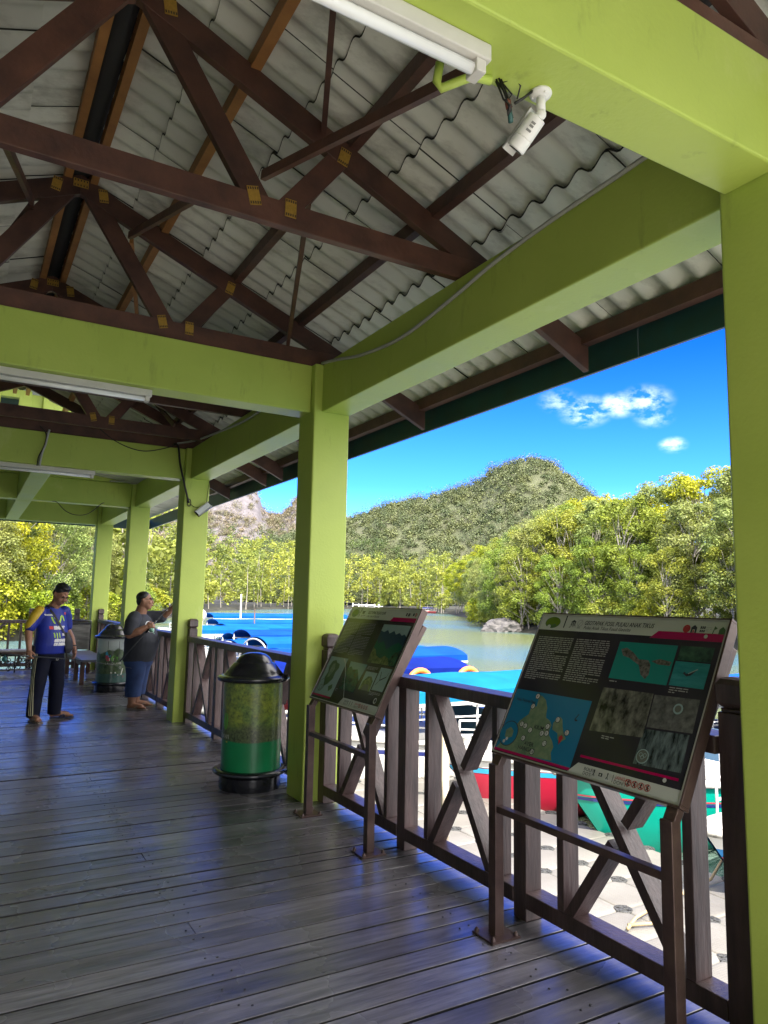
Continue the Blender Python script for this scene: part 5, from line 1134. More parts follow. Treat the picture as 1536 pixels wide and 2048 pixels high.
for q in range(na + 1):
    a = pi * .15 + pi * .7 * q / na
    for (k, rr_) in ((-.012, .038), (.148, .038), (-.012, .041), (.148, .041)): vs.append(c0 + ax * k + (sd * cos(a) + up * sin(a)) * rr_ + up * .006)
fs = []
for q in range(na): a = 4 * q; fs += [(a, a + 1, a + 5, a + 4), (a + 2, a + 6, a + 7, a + 3), (a + 1, a + 3, a + 7, a + 5), (a, a + 4, a + 6, a + 2)]
m.add(vs, fs, 0, True); m.build('sun_hood', WHITE, t_, auto=40)
dn = (V((CAM) - (V((-.945, -3.675, HB)) + c0))).normalized(); dn = (dn - ax * dn.dot(ax)).normalized(); s2 = ax.cross(dn)
m = MB()
for (k, w_) in ((.028, .008), (.040, .008), (.056, .010)):
    p = c0 + ax * k + dn * .0362; m.add([p - s2 * w_ - ax * .004, p + s2 * w_ - ax * .004, p + s2 * w_ + ax * .004, p - s2 * w_ + ax * .004], [(0, 1, 2, 3)])
m.build('printed_mark', mat('mark_grey', (.2, .2, .19), rough=.4), t_)
m = MB(); P0 = V((-.17, .03, .0))
for k in range(6):
    a = k * 1.05; m.tube([P0 + V((.01 * cos(a), .01 * sin(a), 0)), P0 + V((.05 + .02 * cos(a), .012 * sin(a) + .01, -.02 - .012 * k)), P0 + V((.045, .01 * cos(a), -.06 - .008 * k)), P0 + V((.065 + .012 * sin(a), .012, -.11))], .0035, n=6)
m.tube([P0 + V((.02, 0, .0)), P0 + V((.045, -.03, .006)), P0 + V((.085, -.02, .0)), P0 + V((.085, 0, -.04))], .003, n=6)
m.tube([V((-.095, .03, -.06)), V((-.06, .02, -.03)), V((-.035, .0, -.006))], .005, n=7); m.build('cable_bundle', CABLE, t_)
m = MB(); m.tube([P0 + V((.045, .005, -.055)), P0 + V((.055, .008, -.085))], .011, n=8); m.build('connector', mat('connector_red', (.22, .06, .04), rough=.5), t_)
m = MB(); m.tube([P0 + V((.056, .008, -.085)), P0 + V((.066, .012, -.13))], .009, n=8); m.build('connector', mat('connector_teal', (.03, .10, .09), rough=.5), t_)
m = MB(); m.tube([(-1.255, -3.60, 3.03), (-1.252, -3.58, 2.985), (-1.24, -3.585, 2.965), (-1.20, -3.61, 2.985), (-1.165, -3.635, 3.0), (-1.11, -3.648, 3.0)], .013, n=10)
tag(m.build('conduit_elbow', GREEN), 'green painted bent conduit between the nearest tube lamp and the camera', 'conduit')
# floodlight on the third column
t_ = thing('floodlight', 'small black floodlight with white lens tilted on the third green column', 'floodlight', (.235, 3.90, 2.63))
R3 = M.Rotation(rad(-41), 3, 'Y') @ M.Rotation(rad(-22), 3, 'X')
def fl(a, b, mt, nm, bev=.004):
    m = MB(); m.box(a, b); m.v = [tuple(R3 @ V(p) + V((0, -.045, 0))) for p in m.v]; return m.build(nm, mt, t_, bevel=bev)
fl((-.115, -.018, -.045), (.115, .018, .045), BLACK, 'housing', .01); fl((-.10, -.0205, -.03), (.10, -.0178, .03), mat('flood_lens', (.75, .78, .82), rough=.15), 'lens', .001); fl((-.11, -.021, -.040), (.11, -.0182, -.032), GREYW, 'bezel', 0); fl((-.11, -.021, .032), (.11, -.0182, .040), GREYW, 'bezel', 0)
m = MB(); m.bar((-.02, .012, 0), (-.02, -.03, .0), .03, .008, (0, 0, 1)); m.bar((.02, .012, .01), (.02, -.03, .0), .03, .008, (0, 0, 1)); m.build('bracket', BLACK, t_)
def cable(pts, r, label, mt=CABLE, name='cable'):
    # Catmull-Rom through the points
    P_ = [V(p) for p in pts]; P_ = [P_[0] * 2 - P_[1]] + P_ + [P_[-1] * 2 - P_[-2]]; out = []
    for i in range(1, len(P_) - 2):
        for q in range(6):
            t = q / 6; a, b_, c, d = P_[i - 1:i + 3]; out.append(.5 * ((2 * b_) + (c - a) * t + (2 * a - 5 * b_ + 4 * c - d) * t * t + (3 * b_ - a - 3 * c + d) * t ** 3))
    out.append(P_[-2]); m = MB(); m.tube(out, r, n=7); return tag(m.build(name, mt), label, 'cable')
cable([(-.16, 3.93, 3.44), (-.12, 3.87, 3.40), (-.085, 3.86, 3.17), (-.01, 3.86, 2.89), (.04, 3.885, 2.75), (.06, 3.895, 2.70)], .013, 'thick black cable hanging down the third green column')
m = MB(); m.tube([(.06 + .022 * cos(a), 3.895 + .004 * sin(3 * a), 2.705 + .045 * sin(a)) for a in [2 * pi * q / 40 * 3 for q in range(41)]], .006, n=6); tag(m.build('cable_coil', CABLE), 'small black cable coil on the third green column above the floodlight', 'cable')
cable([(.075, 3.90, 2.69), (.12, 3.88, 2.655), (.17, 3.87, 2.65)], .004, 'short thin black lead from the coil to the floodlight')
cable([(.31, 3.905, 3.01), (.30, 3.90, 2.93), (.285, 3.89, 2.80), (.28, 3.885, 2.71)], .004, 'thin black lead running up from the floodlight to the eave beam')
cable([(-1.12, 4.0, 3.585), (-.98, 3.97, 3.47), (-.86, 3.955, 3.39), (-.68, 3.955, 3.325), (-.5, 3.955, 3.31), (-.28, 3.955, 3.37), (-.1, 3.93, 3.45)], .006, 'black cable sagging across the third green cross beam')
cable([(-1.21, 7.36, 3.0), (-1.16, 7.20, 2.97), (-1.02, 7.2, 2.84), (-.86, 7.2, 2.79), (-.68, 7.2, 2.83), (-.50, 7.2, 3.0), (-.44, 7.3, 3.03)], .006, 'black cable loop hanging low between the third and fourth cross beams')
cable([(-.36, 7.42, 3.42), (-.14, 7.38, 3.425), (.05, 7.37, 3.41), (.2, 7.39, 3.50), (.28, 7.3, 3.53)], .014, 'pale conduit drooping over the fourth cross beam', CABLEW, 'conduit')
cable([(-1.60, 3.96, 3.43), (-1.615, 3.955, 3.36), (-1.63, 3.955, 3.25), (-1.655, 3.955, 3.16), (-1.67, 3.955, 3.06), (-1.675, 3.96, 2.99)], .014, 'pale conduit running down the third cross beam to its lamp', CABLEW, 'conduit')
cable([(-1.70, 3.96, 3.46), (-1.63, 3.95, 3.37), (-1.645, 3.95, 3.22), (-1.69, 3.95, 3.10), (-1.70, 3.96, 2.99)], .007, 'black cable beside the pale conduit on the third cross beam')
cable([(.055, -3.55, 3.43), (.05, -3.2, 3.40), (.05, -2.65, 3.385), (.05, -2.2, 3.35), (.05, -1.8, 3.29), (.05, -1.25, 3.235), (.05, -.7, 3.28), (.05, -.3, 3.36), (.05, -.02, 3.41)], .012, 'grey conduit sagging along the inner face of the near eave beam', CABLEW, 'conduit')
cable([(.05, .32, 3.42), (.05, .9, 3.36), (.05, 1.8, 3.33), (.05, 2.9, 3.40), (.02, 3.7, 3.46), (-.12, 3.93, 3.45)], .012, 'grey conduit sagging along the second eave beam behind the middle column', CABLEW, 'conduit')

# ================================================================== BENCHES
GREYC = mat('grey_canvas', (.17, .165, .155), rough=.8, col2=(.10, .10, .095), scale=4, stretch=(1, 1, 5), bump=.3, bscale=14)
SLATE = mat('slate_seat', (.20, .20, .25), rough=.4, var=.25, scale=5)
t_ = thing('lounge_bench', 'long low bench with grey slab seat and upright grey canvas back, behind the far bin', 'bench', (-.26, 9.4, 0))
for k in range(2):
    m = MB(); m.box((-.235, -1.25 + k * 1.18, .39), (.22, -.085 + k * 1.18, .43)); m.build('seat', SLATE, t_, bevel=.006)
for x in (-.2, .18):
    for y in (-1.1, -.35, .95): m = MB(); m.box((x - .035, y - .035, 0), (x + .035, y + .035, .39)); m.build('leg', TIMBER, t_, bevel=.004)
m = MB(); m.box((-.22, -1.2, .32), (-.17, 1.1, .385)); m.box((.14, -1.2, .32), (.19, 1.1, .385)); m.build('seat_frame', TIMBER, t_)
m = MB(); nn = 14; vs = []
for q in range(nn + 1):
    z = .45 + .50 * q / nn
    for k in range(9): x = -.22 + .42 * k / 8; vs.append((x, 1.085 + .012 * sin(q * 1.9 + k * .8) + .03 * (q / nn), z))
m.add(vs, [(q * 9 + k, q * 9 + k + 1, (q + 1) * 9 + k + 1, (q + 1) * 9 + k) for q in range(nn) for k in range(8)], 0, True); o = m.build('back_canvas', GREYC, t_); sm = o.modifiers.new('s', 'SOLIDIFY'); sm.thickness = .012
m = MB(); m.tube([(-.235, 1.10, .38), (-.235, 1.13, 1.0), (-.225, 1.13, 1.02), (.20, 1.13, 1.02), (.21, 1.13, 1.0), (.21, 1.10, .38)], .014, n=8); m.box((-.2, 1.105, .94), (.19, 1.125, .985)); m.build('back_frame', BLACK, t_)
t_ = thing('iron_bench', 'bench with pale slab seat on black ornamental ironwork at the left edge', 'bench', (-1.75, 11.0, 0))
m = MB(); m.box((-.9, -.24, .40), (.80, .12, .435)); m.build('seat', mat('slab_grey', (.30, .29, .28), rough=.6, var=.3, scale=6), t_, bevel=.006)
m = MB(); m.box((-.9, -.22, .345), (.80, -.16, .398)); m.build('seat_rail', TIMBER, t_)
m = MB(); ri = random.Random(2)
for k in range(44):
    x, z, r = ri.uniform(-.55, .78), ri.uniform(.07, .31), ri.uniform(.028, .06); a0 = ri.uniform(0, 6); n_ = 16; turns = ri.uniform(.8, 1.5)
    m.tube([(x + r * (1 - .45 * q / n_) * cos(a0 + turns * 2 * pi * q / n_), -.19 + ri.uniform(-.004, .004), z + r * (1 - .45 * q / n_) * sin(a0 + turns * 2 * pi * q / n_)) for q in range(n_)], .009, n=6)
for x in (-.5, -.05, .4, .76): m.tube([(x, -.19, 0), (x, -.19, .345)], .014, n=8)
m.tube([(-.6, -.19, .055), (.78, -.19, .055)], .012, n=8); m.tube([(-.6, -.19, .325), (.78, -.19, .325)], .012, n=8); m.build('ornamental_ironwork', BLACK, t_)

# ================================================================== PEOPLE
SKIN = mat('skin', (.30, .155, .095), rough=.5, spec=.4, col2=(.25, .12, .075), scale=9)
HAIR = mat('black_hair', (.010, .009, .009), rough=.45, bump=.5, bscale=160, stretch=(1, 1, .3))
EYEW = mat('eye_white', (.55, .5, .46), rough=.3); EYED = mat('eye_dark', (.01, .008, .008), rough=.2); LIP = mat('lip', (.22, .085, .07), rough=.45)
def loft(m, secs, n=28):
    """closed skin through ellipses (x, y, z, rx, ry[, tilt about x])"""
    vs = []
    for s in secs:
        x, y, z, rx, ry = s[:5]; t = s[5] if len(s) > 5 else 0
        for k in range(n):
            a = 2 * pi * k / n; py = ry * sin(a); vs.append((x + rx * cos(a), y + py * cos(t), z + py * sin(t)))
    L = len(secs); fs = [(i * n + k, i * n + (k + 1) % n, (i + 1) * n + (k + 1) % n, (i + 1) * n + k) for i in range(L - 1) for k in range(n)]
    fs += [tuple(range(n))[::-1], tuple((L - 1) * n + k for k in range(n))]; m.add(vs, fs, 0, True)
def limb(m, pts, rs, n=14):
    m.tube(pts, rs, n=n)
    for p, r in zip(pts, rs): m.ball(p, r * .99, 14, 10)
def hand(m, wrist, d, side, curl=.5, palm_n=None, sc=1.0):
    """palm, four fingers of different length and a thumb from the side of the palm; d points along the hand, side towards the thumb"""
    d = V(d).normalized(); side = V(side); side = (side - d * side.dot(d)).normalized(); nrm = V(palm_n) if palm_n else d.cross(side); nrm = (nrm - d * nrm.dot(d)); nrm = (nrm - side * nrm.dot(side)).normalized(); w = V(wrist)
    for q in (-.024, -.008, .008, .024): m.tube([w + side * q * .7 * sc, w + d * .045 * sc + side * q * sc, w + d * .085 * sc + side * q * sc * 1.05], [.0155 * sc, .0165 * sc, .0125 * sc], n=10)
    m.ball(w + d * .045 * sc, .026 * sc, 12, 8)
    for q, ln in ((.030, .070), (.0105, .080), (-.009, .073), (-.0275, .056)):
        p = w + d * .083 * sc + side * q * sc; pts = [p]; dirv = d.copy(); axis = side
        for s_, f in enumerate((.45, .32, .23)):
            dirv = (M.Rotation(-curl * (1.05 + .25 * s_) if axis.cross(d).dot(nrm) < 0 else curl * (1.05 + .25 * s_), 3, axis) @ dirv); pts.append(pts[-1] + dirv * ln * f * sc)
        rs = [.0102 * sc, .0095 * sc, .0087 * sc, .0072 * sc]; limb(m, pts, rs, 9)
    t0 = w + d * .025 * sc + side * .026 * sc; t1 = t0 + (side * .7 + d * .55 + nrm * .35).normalized() * .036 * sc; t2 = t1 + (side * .15 + d * .9 + nrm * .5).normalized() * .030 * sc
    limb(m, [t0, t1, t2], [.0145 * sc, .0118 * sc, .0095 * sc], 9)
def foot(m, heel, ang, z=.012):
    d = V((sin(ang), -cos(ang), 0)); sd = V((cos(ang), sin(ang), 0)); h = V(heel)
    m.tube([h + V((0, 0, .035)) - d * .02, h + d * .05 + V((0, 0, .045)), h + d * .12 + V((0, 0, .034)), h + d * .175 + V((0, 0, .024))], [.032, .036, .036, .030], n=12); m.ball(h + V((0, 0, .036)) - d * .02, .034)
    for q, r, ln in ((-.026, .013, .215), (-.008, .0095, .218), (.006, .009, .212), (.018, .0085, .203), (.029, .008, .192)):
        s_ = q if ang <= 0.3 else q; p = h + sd * s_; limb(m, [p + d * .16 + V((0, 0, .022)), p + d * ln + V((0, 0, z + .006))], [r * 1.15, r], 8)
def head(m, c, R, sc=1.0, fat=0.0):
    """R: 3x3 head orientation (front -Y)"""
    T = lambda p: tuple(V(c) + R @ (V(p) * sc))
    def E(p, r, n=18, k=12):
        b_ = MB(); b_.ball((0, 0, 0), r, n, k); m.add([T((v[0] + p[0], v[1] + p[1], v[2] + p[2])) for v in b_.v], b_.f, 0, True)
    E((0, .012, .035), (.076, .094, .090)); E((0, -.022, -.035), (.062 + fat * .5, .070, .078)); E((0, -.040, -.085), (.040 + fat * .4, .040, .034)); E((0, .01, -.02), (.070 + fat * .4, .080, .085))
    for s_ in (-1, 1):
        E((s_ * .036, -.066, -.030), (.026 + fat * .3, .022, .026)); E((s_ * .030, -.082, .028), (.026, .014, .010)); E((s_ * .076, .010, -.005), (.010, .020, .032)); E((s_ * .082, .018, .006), (.007, .014, .020))
    E((0, -.096, -.020), (.012, .016, .022)); E((0, -.102, -.032), (.017, .015, .012)); E((0, -.092, .004), (.009, .010, .024)); E((0, -.088, -.060), (.024, .012, .008)); E((0, -.086, -.072), (.020, .013, .008))
    return T
def remesh(o, vox, it=4, fac=.6):
    r = o.modifiers.new('remesh', 'REMESH'); r.mode = 'VOXEL'; r.voxel_size = vox; r.use_smooth_shade = True
    s = o.modifiers.new('smooth', 'SMOOTH'); s.iterations = it; s.factor = fac; return o
def bvh_of(o):
    bpy.context.view_layer.update(); dg = bpy.context.evaluated_depsgraph_get(); e = o.evaluated_get(dg); me = e.to_mesh(); b = BVHTree.FromPolygons([v.co.copy() for v in me.vertices], [tuple(p.vertices) for p in me.polygons]); e.to_mesh_clear(); return b
def decal(name, bvh, mt, parent, pieces, direction, origin, right, up=(0, 0, 1), off=.004):
    """flat pieces [(vs2d, faces)] thrown onto the cloth along 'direction'"""
    m = MB(); d = V(direction).normalized(); r_ = V(right).normalized(); u_ = V(up); o_ = V(origin)
    for vs, fs in pieces:
        out = []
        for v in vs:
            p = o_ + r_ * v[0] + u_ * v[1]; h = bvh.ray_cast(p - d * .6, d); out.append((h[0] - d * off) if h[0] is not None else p)
        m.add(out, fs)
    return m.build(name, mt, parent)
def poly2(pts, div=1): return ([(a, b, 0) for a, b in pts], [tuple(range(len(pts)))])
def strip2(path, w):
    vs, fs = [], []
    for i, (a, b) in enumerate(path):
        a0, b0 = path[max(0, i - 1)]; a1, b1 = path[min(len(path) - 1, i + 1)]; L = hypot(a1 - a0, b1 - b0) + 1e-9; nx, ny = -(b1 - b0) / L * w / 2, (a1 - a0) / L * w / 2; vs += [(a + nx, b + ny, 0), (a - nx, b - ny, 0)]
    fs = [(2 * i, 2 * i + 1, 2 * i + 3, 2 * i + 2) for i in range(len(path) - 1)]; return vs, fs
def textp(s, x, y, size, shear=0, bold=.0):
    vs, fs = text_mesh(s, size, shear, 'LEFT', 1.0, bold); return [(v[0] + x, v[1] + y, 0) for v in vs], fs
def face_bits(T, root, glasses=False, brow=.004):
    m = MB()
    for s_ in (-1, 1): m.ball(T((s_ * .030, -.0865, .012)), (.0125, .008, .0065), 12, 8)
    m.build('eyes', EYED, root)
    m = MB()
    for s_ in (-1, 1): m.tube([T((s_ * .014, -.096, .029)), T((s_ * .030, -.097, .036)), T((s_ * .048, -.086, .031))], [.0035, .0045, .003], n=7)
    m.build('eyebrows', HAIR, root)
    m = MB(); m.tube([T((-.022, -.094, -.066)), T((0, -.1005, -.064)), T((.022, -.094, -.066))], [.003, .006, .003], n=8); m.tube([T((-.020, -.094, -.070)), T((0, -.100, -.0725)), T((.020, -.094, -.070))], [.003, .006, .003], n=8); m.build('lips', LIP, root)

# ---------------- man in the blue racing jersey
P1 = thing('person', 'man in blue and yellow racing jersey and striped dark pants, looking down', 'person', (-1.345, 4.66, 0), rad(34))
Rh = M.Rotation(rad(34), 3, 'X') @ M.Rotation(rad(-4), 3, 'Z')
m = MB(); hc = (.012, -.105, 1.515)
T1 = head(m, hc, Rh, 1.0, .018)
limb(m, [(0, .01, 1.34), (.004, -.03, 1.40), (.008, -.065, 1.455)], [.070, .062, .058])
loft(m, [(0, .0, .86, .15, .12), (0, .0, 1.0, .15, .125), (0, .01, 1.2, .16, .11), (0, .02, 1.33, .13, .07), (0, .02, 1.37, .07, .055)])
AR = [(-.195, .015, 1.315), (-.285, .045, 1.075), (-.315, -.025, .86)]; AL = [(.195, .015, 1.315), (.262, .03, 1.07), (.285, -.085, .865)]
limb(m, AR, [.050, .045, .030]); limb(m, [AR[1], (-.305, .005, .98), AR[2]], [.046, .042, .029]); limb(m, AL, [.050, .044, .029]); limb(m, [AL[1], (.278, -.03, .98), AL[2]], [.045, .040, .028])
hand(m, AR[2], (-.02, -.12, -1), (.25, -1, 0), .85, (1, .2, 0), 1.02); hand(m, AL[2], (.04, -.14, -1), (-.2, -1, 0), .25, (-1, .1, 0), 1.0)
limb(m, [(-.10, .02, .84), (-.135, .0, .47), (-.15, .04, .075)], [.09, .06, .042]); limb(m, [(.10, .02, .84), (.13, -.01, .47), (.145, .03, .075)], [.09, .06, .042])
foot(m, (-.155, .035, .016), rad(-14)); foot(m, (.15, .03, .016), rad(48))
b1 = remesh(m.build('body', SKIN, P1), .0065, 3)
face_bits(T1, P1)
m = MB()
def capE(T, p, r):
    b_ = MB(); b_.ball((0, 0, 0), r, 22, 16); m.add([T((v[0] + p[0], v[1] + p[1], v[2] + p[2])) for v in b_.v], b_.f, 0, True)
capE(T1, (0, .024, .060), (.084, .094, .086)); capE(T1, (0, .045, .0), (.078, .070, .075)); capE(T1, (.0, -.014, .116), (.062, .060, .030))
remesh(m.build('hair', HAIR, P1), .008, 2)
# jersey
JERS = bpy.data.materials.new('jersey_cloth'); JERS.use_nodes = True; nt = JERS.node_tree; n, l = nt.nodes, nt.links; b = n['Principled BSDF']; b.inputs['Roughness'].default_value = .55
tcx = n.new('ShaderNodeTexCoord'); sp = n.new('ShaderNodeSeparateXYZ'); l.new(tcx.outputs['Object'], sp.inputs[0])
ab = n.new('ShaderNodeMath'); ab.operation = 'ABSOLUTE'; l.new(sp.outputs['X'], ab.inputs[0])
q1 = n.new('ShaderNodeMath'); q1.operation = 'MULTIPLY_ADD'; ab.operation = 'MULTIPLY'; ab.inputs[1].default_value = -1; l.new(ab.outputs[0], q1.inputs[0]); q1.inputs[1].default_value = .80
q2 = n.new('ShaderNodeMath'); q2.operation = 'MULTIPLY_ADD'; l.new(sp.outputs['Z'], q2.inputs[0]); q2.inputs[1].default_value = .60; q2.inputs[2].default_value = -.78; l.new(q2.outputs[0], q1.inputs[2])
st_ = n.new('ShaderNodeMapRange'); st_.inputs['From Min'].default_value = .146; st_.inputs['From Max'].default_value = .150; l.new(q1.outputs[0], st_.inputs['Value'])
nzj = n.new('ShaderNodeTexNoise'); nzj.inputs['Scale'].default_value = 7; nzj.inputs['Detail'].default_value = 3; l.new(tcx.outputs['Object'], nzj.inputs['Vector'])
blue = mixn(n, l, nzj.outputs[0], (.004, .012, .14), (.008, .025, .34)); l.new(mixn(n, l, st_.outputs[0], blue, (.50, .34, .02)), b.inputs['Base Color'])
bpj = n.new('ShaderNodeBump'); bpj.inputs['Strength'].default_value = .5; bpj.inputs['Distance'].default_value = .02; l.new(nzj.outputs[0], bpj.inputs['Height']); l.new(bpj.outputs[0], b.inputs['Normal'])
m = MB(); loft(m, [(0, .0, .80, .195, .160), (0, -.01, .90, .200, .178), (0, -.015, 1.02, .192, .172), (0, .0, 1.15, .190, .142), (0, .012, 1.26, .182, .118), (0, .016, 1.33, .145, .088), (0, .01, 1.375, .082, .066)])
limb(m, [(-.180, .015, 1.312), (-.232, .022, 1.24), (-.272, .038, 1.125)], [.070, .070, .066]); limb(m, [(.180, .015, 1.312), (.226, .022, 1.24), (.254, .03, 1.12)], [.070, .068, .064])
J1 = remesh(m.build('jersey', JERS, P1), .010, 5)
bv = bvh_of(J1); fw = V((0, 1, 0)); rt_ = (1, 0, 0)
DW = mat('print_white', (.62, .62, .62), rough=.5); DG = mat('print_green', (.33, .55, .03), rough=.5); DR = mat('print_red', (.55, .04, .05), rough=.5)
decal('chest_emblem', bv, DG, P1, [strip2([(-.092, 1.245), (-.084, 1.205), (-.070, 1.175), (-.060, 1.165)], .016), strip2([(-.062, 1.245), (-.038, 1.215), (-.016, 1.185), (.002, 1.182), (.018, 1.21), (.032, 1.245), (.048, 1.258), (.062, 1.248), (.072, 1.215), (.078, 1.195)], .022), strip2([(-.05, 1.228), (-.02, 1.190), (.008, 1.185)], .02)], fw, (0, 0, 0), rt_)
for tx in (textp('ENEOS', -.082, 1.098, .048, 0, .006), textp('MY', .012, 1.022, .035, 0, .004), textp('SEMAKIN', -.088, .950, .040, .2, .005), textp('DI DEPAN', -.092, .906, .040, .2, .005), textp('YAMAHA', -.155, 1.262, .018, 0, .004)): decal('jersey_lettering', bv, DW, P1, [tx], fw, (0, 0, 0), rt_)
decal('chest_red_mark', bv, DR, P1, [poly2([(-.128, 1.098), (-.09, 1.096), (-.09, 1.132), (-.13, 1.134)]), poly2([(.112, 1.268), (.150, 1.268), (.150, 1.298), (.112, 1.298)])], fw, (0, 0, 0), rt_)
decal('claw_mark', bv, DG, P1, [strip2([(-.094 + q * .030, 1.055), (-.088 + q * .030, 1.045), (-.088 + q * .030, 1.02), (-.084 + q * .030, .985 + .012 * abs(q - 1))], .012) for q in range(3)], fw, (0, 0, 0), rt_)
# track pants with three pale stripes
PANT = mat('navy_tracksuit', (.003, .005, .020), rough=.7, spec=.2, col2=(.002, .003, .009), scale=5, bump=.5, bscale=9)
m = MB(); loft(m, [(0, .005, .955, .165, .13), (0, .005, .88, .188, .152), (0, .01, .78, .185, .15), (0, .01, .72, .170, .13)])
for s_ in (-1, 1):
    loft(m, [(s_ * .088, .012, .80, .098, .125), (s_ * .112, .005, .62, .095, .108), (s_ * .135, .0, .44, .084, .092), (s_ * .146, .02, .25, .080, .088), (s_ * .150, .028, .10, .074, .086), (s_ * .150, .026, .05, .072, .086)])
PN = remesh(m.build('track_pants', PANT, P1), .011, 4); bp_ = bvh_of(PN)
decal('side_stripes', bp_, mat('stripe_pale', (.50, .48, .32), rough=.6), P1, [strip2([(.0 + q * .022, .86), (-.005 + q * .022, .70), (.0 + q * .022, .5), (.01 + q * .022, .3), (.012 + q * .022, .08)], .009) for q in (-1, 0, 1)], (1, 0, 0), (0, 0, 0), (0, -1, 0))
bag = MB(); loft(bag, [(.118, -.165, .80, .030, .020), (.125, -.178, .86, .062, .028), (.11, -.18, .96, .056, .030), (.085, -.172, 1.06, .030, .018)]); remesh(bag.build('sling_bag', mat('bag_black', (.012, .012, .018), rough=.6, bump=.3, bscale=30), P1), .008, 3)
strap = strip2([(-.10, 1.355), (-.07, 1.29), (-.035, 1.21), (.005, 1.12), (.045, 1.05), (.075, .99)], .030); decal('bag_strap', bv, MATS['bag_black'], P1, [strap], fw, (0, 0, 0), rt_, off=.009)
col_ = MB(); col_.tube([(.084 * cos(a), .008 + .066 * sin(a), 1.368 + .012 * sin(a)) for a in [2 * pi * q / 24 for q in range(24)]], .011, n=8, closed=True); col_.build('collar', MATS['bag_black'], P1)
m = MB(); loft(m, [(-.155, .06, .90, .055, .055), (-.160, .06, .84, .06, .06), (-.155, .06, .79, .05, .05)]); remesh(m.build('belt_pouch', MATS['bag_black'], P1), .009, 3)
m = MB(); m.tube([V(AL[2]) + V((.028 * cos(a), .026 * sin(a), .022)) for a in [2 * pi * q / 16 for q in range(16)]], .008, n=6, closed=True); m.build('wristband', MATS['bag_black'], P1)
SAND = mat('sandal_navy', (.015, .02, .06), rough=.6); SANDB = mat('sandal_grey', (.16, .13, .115), rough=.7)
def sandal(heel, ang, mt, parent, strap=True):
    d = V((sin(ang), -cos(ang), 0)); sd = V((cos(ang), sin(ang), 0)); h = V((heel[0], heel[1], 0)); m = MB(); pts = []
    for a, w_ in ((-.045, .022), (-.03, .036), (.04, .036), (.10, .040), (.16, .047), (.20, .044), (.232, .026)): pts.append((a, w_))
    poly = [h + d * a + sd * w_ for a, w_ in pts] + [h + d * a - sd * w_ for a, w_ in pts[::-1]]
    area = sum(poly[i].x * poly[(i + 1) % len(poly)].y - poly[(i + 1) % len(poly)].x * poly[i].y for i in range(len(poly)))
    if area < 0: poly = poly[::-1]
    m.slab([tuple(p + V((0, 0, .003))) for p in poly], (0, 0, 1), .014)
    for s_ in (-1, 1): m.tube([h + d * .165 + V((0, 0, .018)), h + d * .13 + sd * s_ * .022 + V((0, 0, .062)), h + d * .075 + sd * s_ * .042 + V((0, 0, .03)), h + d * .06 + sd * s_ * .042 + V((0, 0, .014))], [.006, .009, .009, .006], n=7)
    if strap: m.tube([h + d * .12 + sd * (-.045) + V((0, 0, .02)), h + d * .12 + V((0, 0, .078)), h + d * .12 + sd * .045 + V((0, 0, .02))], [.012, .013, .012], n=7)
    return m.build('sandal', mt, parent)
sandal((-.155, .035), rad(-14), SANDB, P1); sandal((.15, .03), rad(48), SAND, P1)

# ---------------- heavy man in the dark T-shirt
P2 = thing('person', 'heavy man in a dark grey printed T-shirt and blue denim shorts holding a fishing rod', 'person', (-.165, 5.22, 0), rad(58))
m = MB(); Rh2 = M.Rotation(rad(-6), 3, 'X') @ M.Rotation(rad(14), 3, 'Z'); hc2 = (.0, -.035, 1.455)
T2 = head(m, hc2, Rh2, 1.04, .03)
limb(m, [(0, .03, 1.24), (0, .01, 1.31), (0, -.01, 1.38)], [.09, .078, .074])
loft(m, [(0, .0, .72, .17, .16), (0, -.02, .9, .19, .19), (0, .0, 1.1, .18, .15), (0, .02, 1.24, .15, .09), (0, .02, 1.28, .08, .06)])
R_S, R_E, R_W = (-.225, .02, 1.22), (-.325, .03, 1.01), (-.285, -.175, 1.105)
L_S, L_E, L_W = (.215, .0, 1.225), (.235, -.225, 1.25), (.13, -.395, 1.375)
limb(m, [R_S, R_E], [.072, .060]); limb(m, [R_E, (-.315, -.09, 1.05), R_W], [.058, .052, .036]); limb(m, [L_S, L_E], [.072, .058]); limb(m, [L_E, (.185, -.31, 1.31), L_W], [.056, .050, .035])
hand(m, R_W, (.12, -.8, .30), (.2, .1, 1), 1.0, (1, -.1, 0), 1.08); hand(m, L_W, (-.1, -.45, .85), (-1, -.2, 0), .35, (0, -1, -.4), 1.05)
for s_, f_ in ((-1, -.01), (1, .02)): limb(m, [(s_ * .10, .02, .7), (s_ * .125, f_, .42), (s_ * .115, .03 + f_, .20), (s_ * .115, .035 + f_, .075)], [.11, .085, .066, .046])
foot(m, (-.12, .03, .016), rad(-6)); foot(m, (.12, .055, .016), rad(20))
remesh(m.build('body', SKIN, P2), .0068, 3); face_bits(T2, P2)
m = MB(); capE(T2, (0, .020, .052), (.0795, .092, .078)); capE(T2, (0, .045, .0), (.074, .066, .075)); remesh(m.build('hair', HAIR, P2), .008, 2)
m = MB()
for s_ in (-1, 1): m.tube([T2((s_ * .032 + .021 * cos(a), -.100 + .006 * abs(cos(a)), .012 + .014 * sin(a))) for a in [2 * pi * q / 16 for q in range(16)]], .0016, n=5, closed=True); m.tube([T2((s_ * .053, -.094, .014)), T2((s_ * .076, -.05, .014)), T2((s_ * .082, .01, .010))], .0016, n=5)
m.tube([T2((-.011, -.106, .014)), T2((.011, -.106, .014))], .0016, n=5); m.build('glasses', mat('wire_frame', (.1, .1, .1), rough=.3, metal=.8), P2)
TEE = mat('charcoal_tee', (.020, .022, .032), rough=.8, col2=(.030, .034, .046), scale=6, bump=.5, bscale=8)
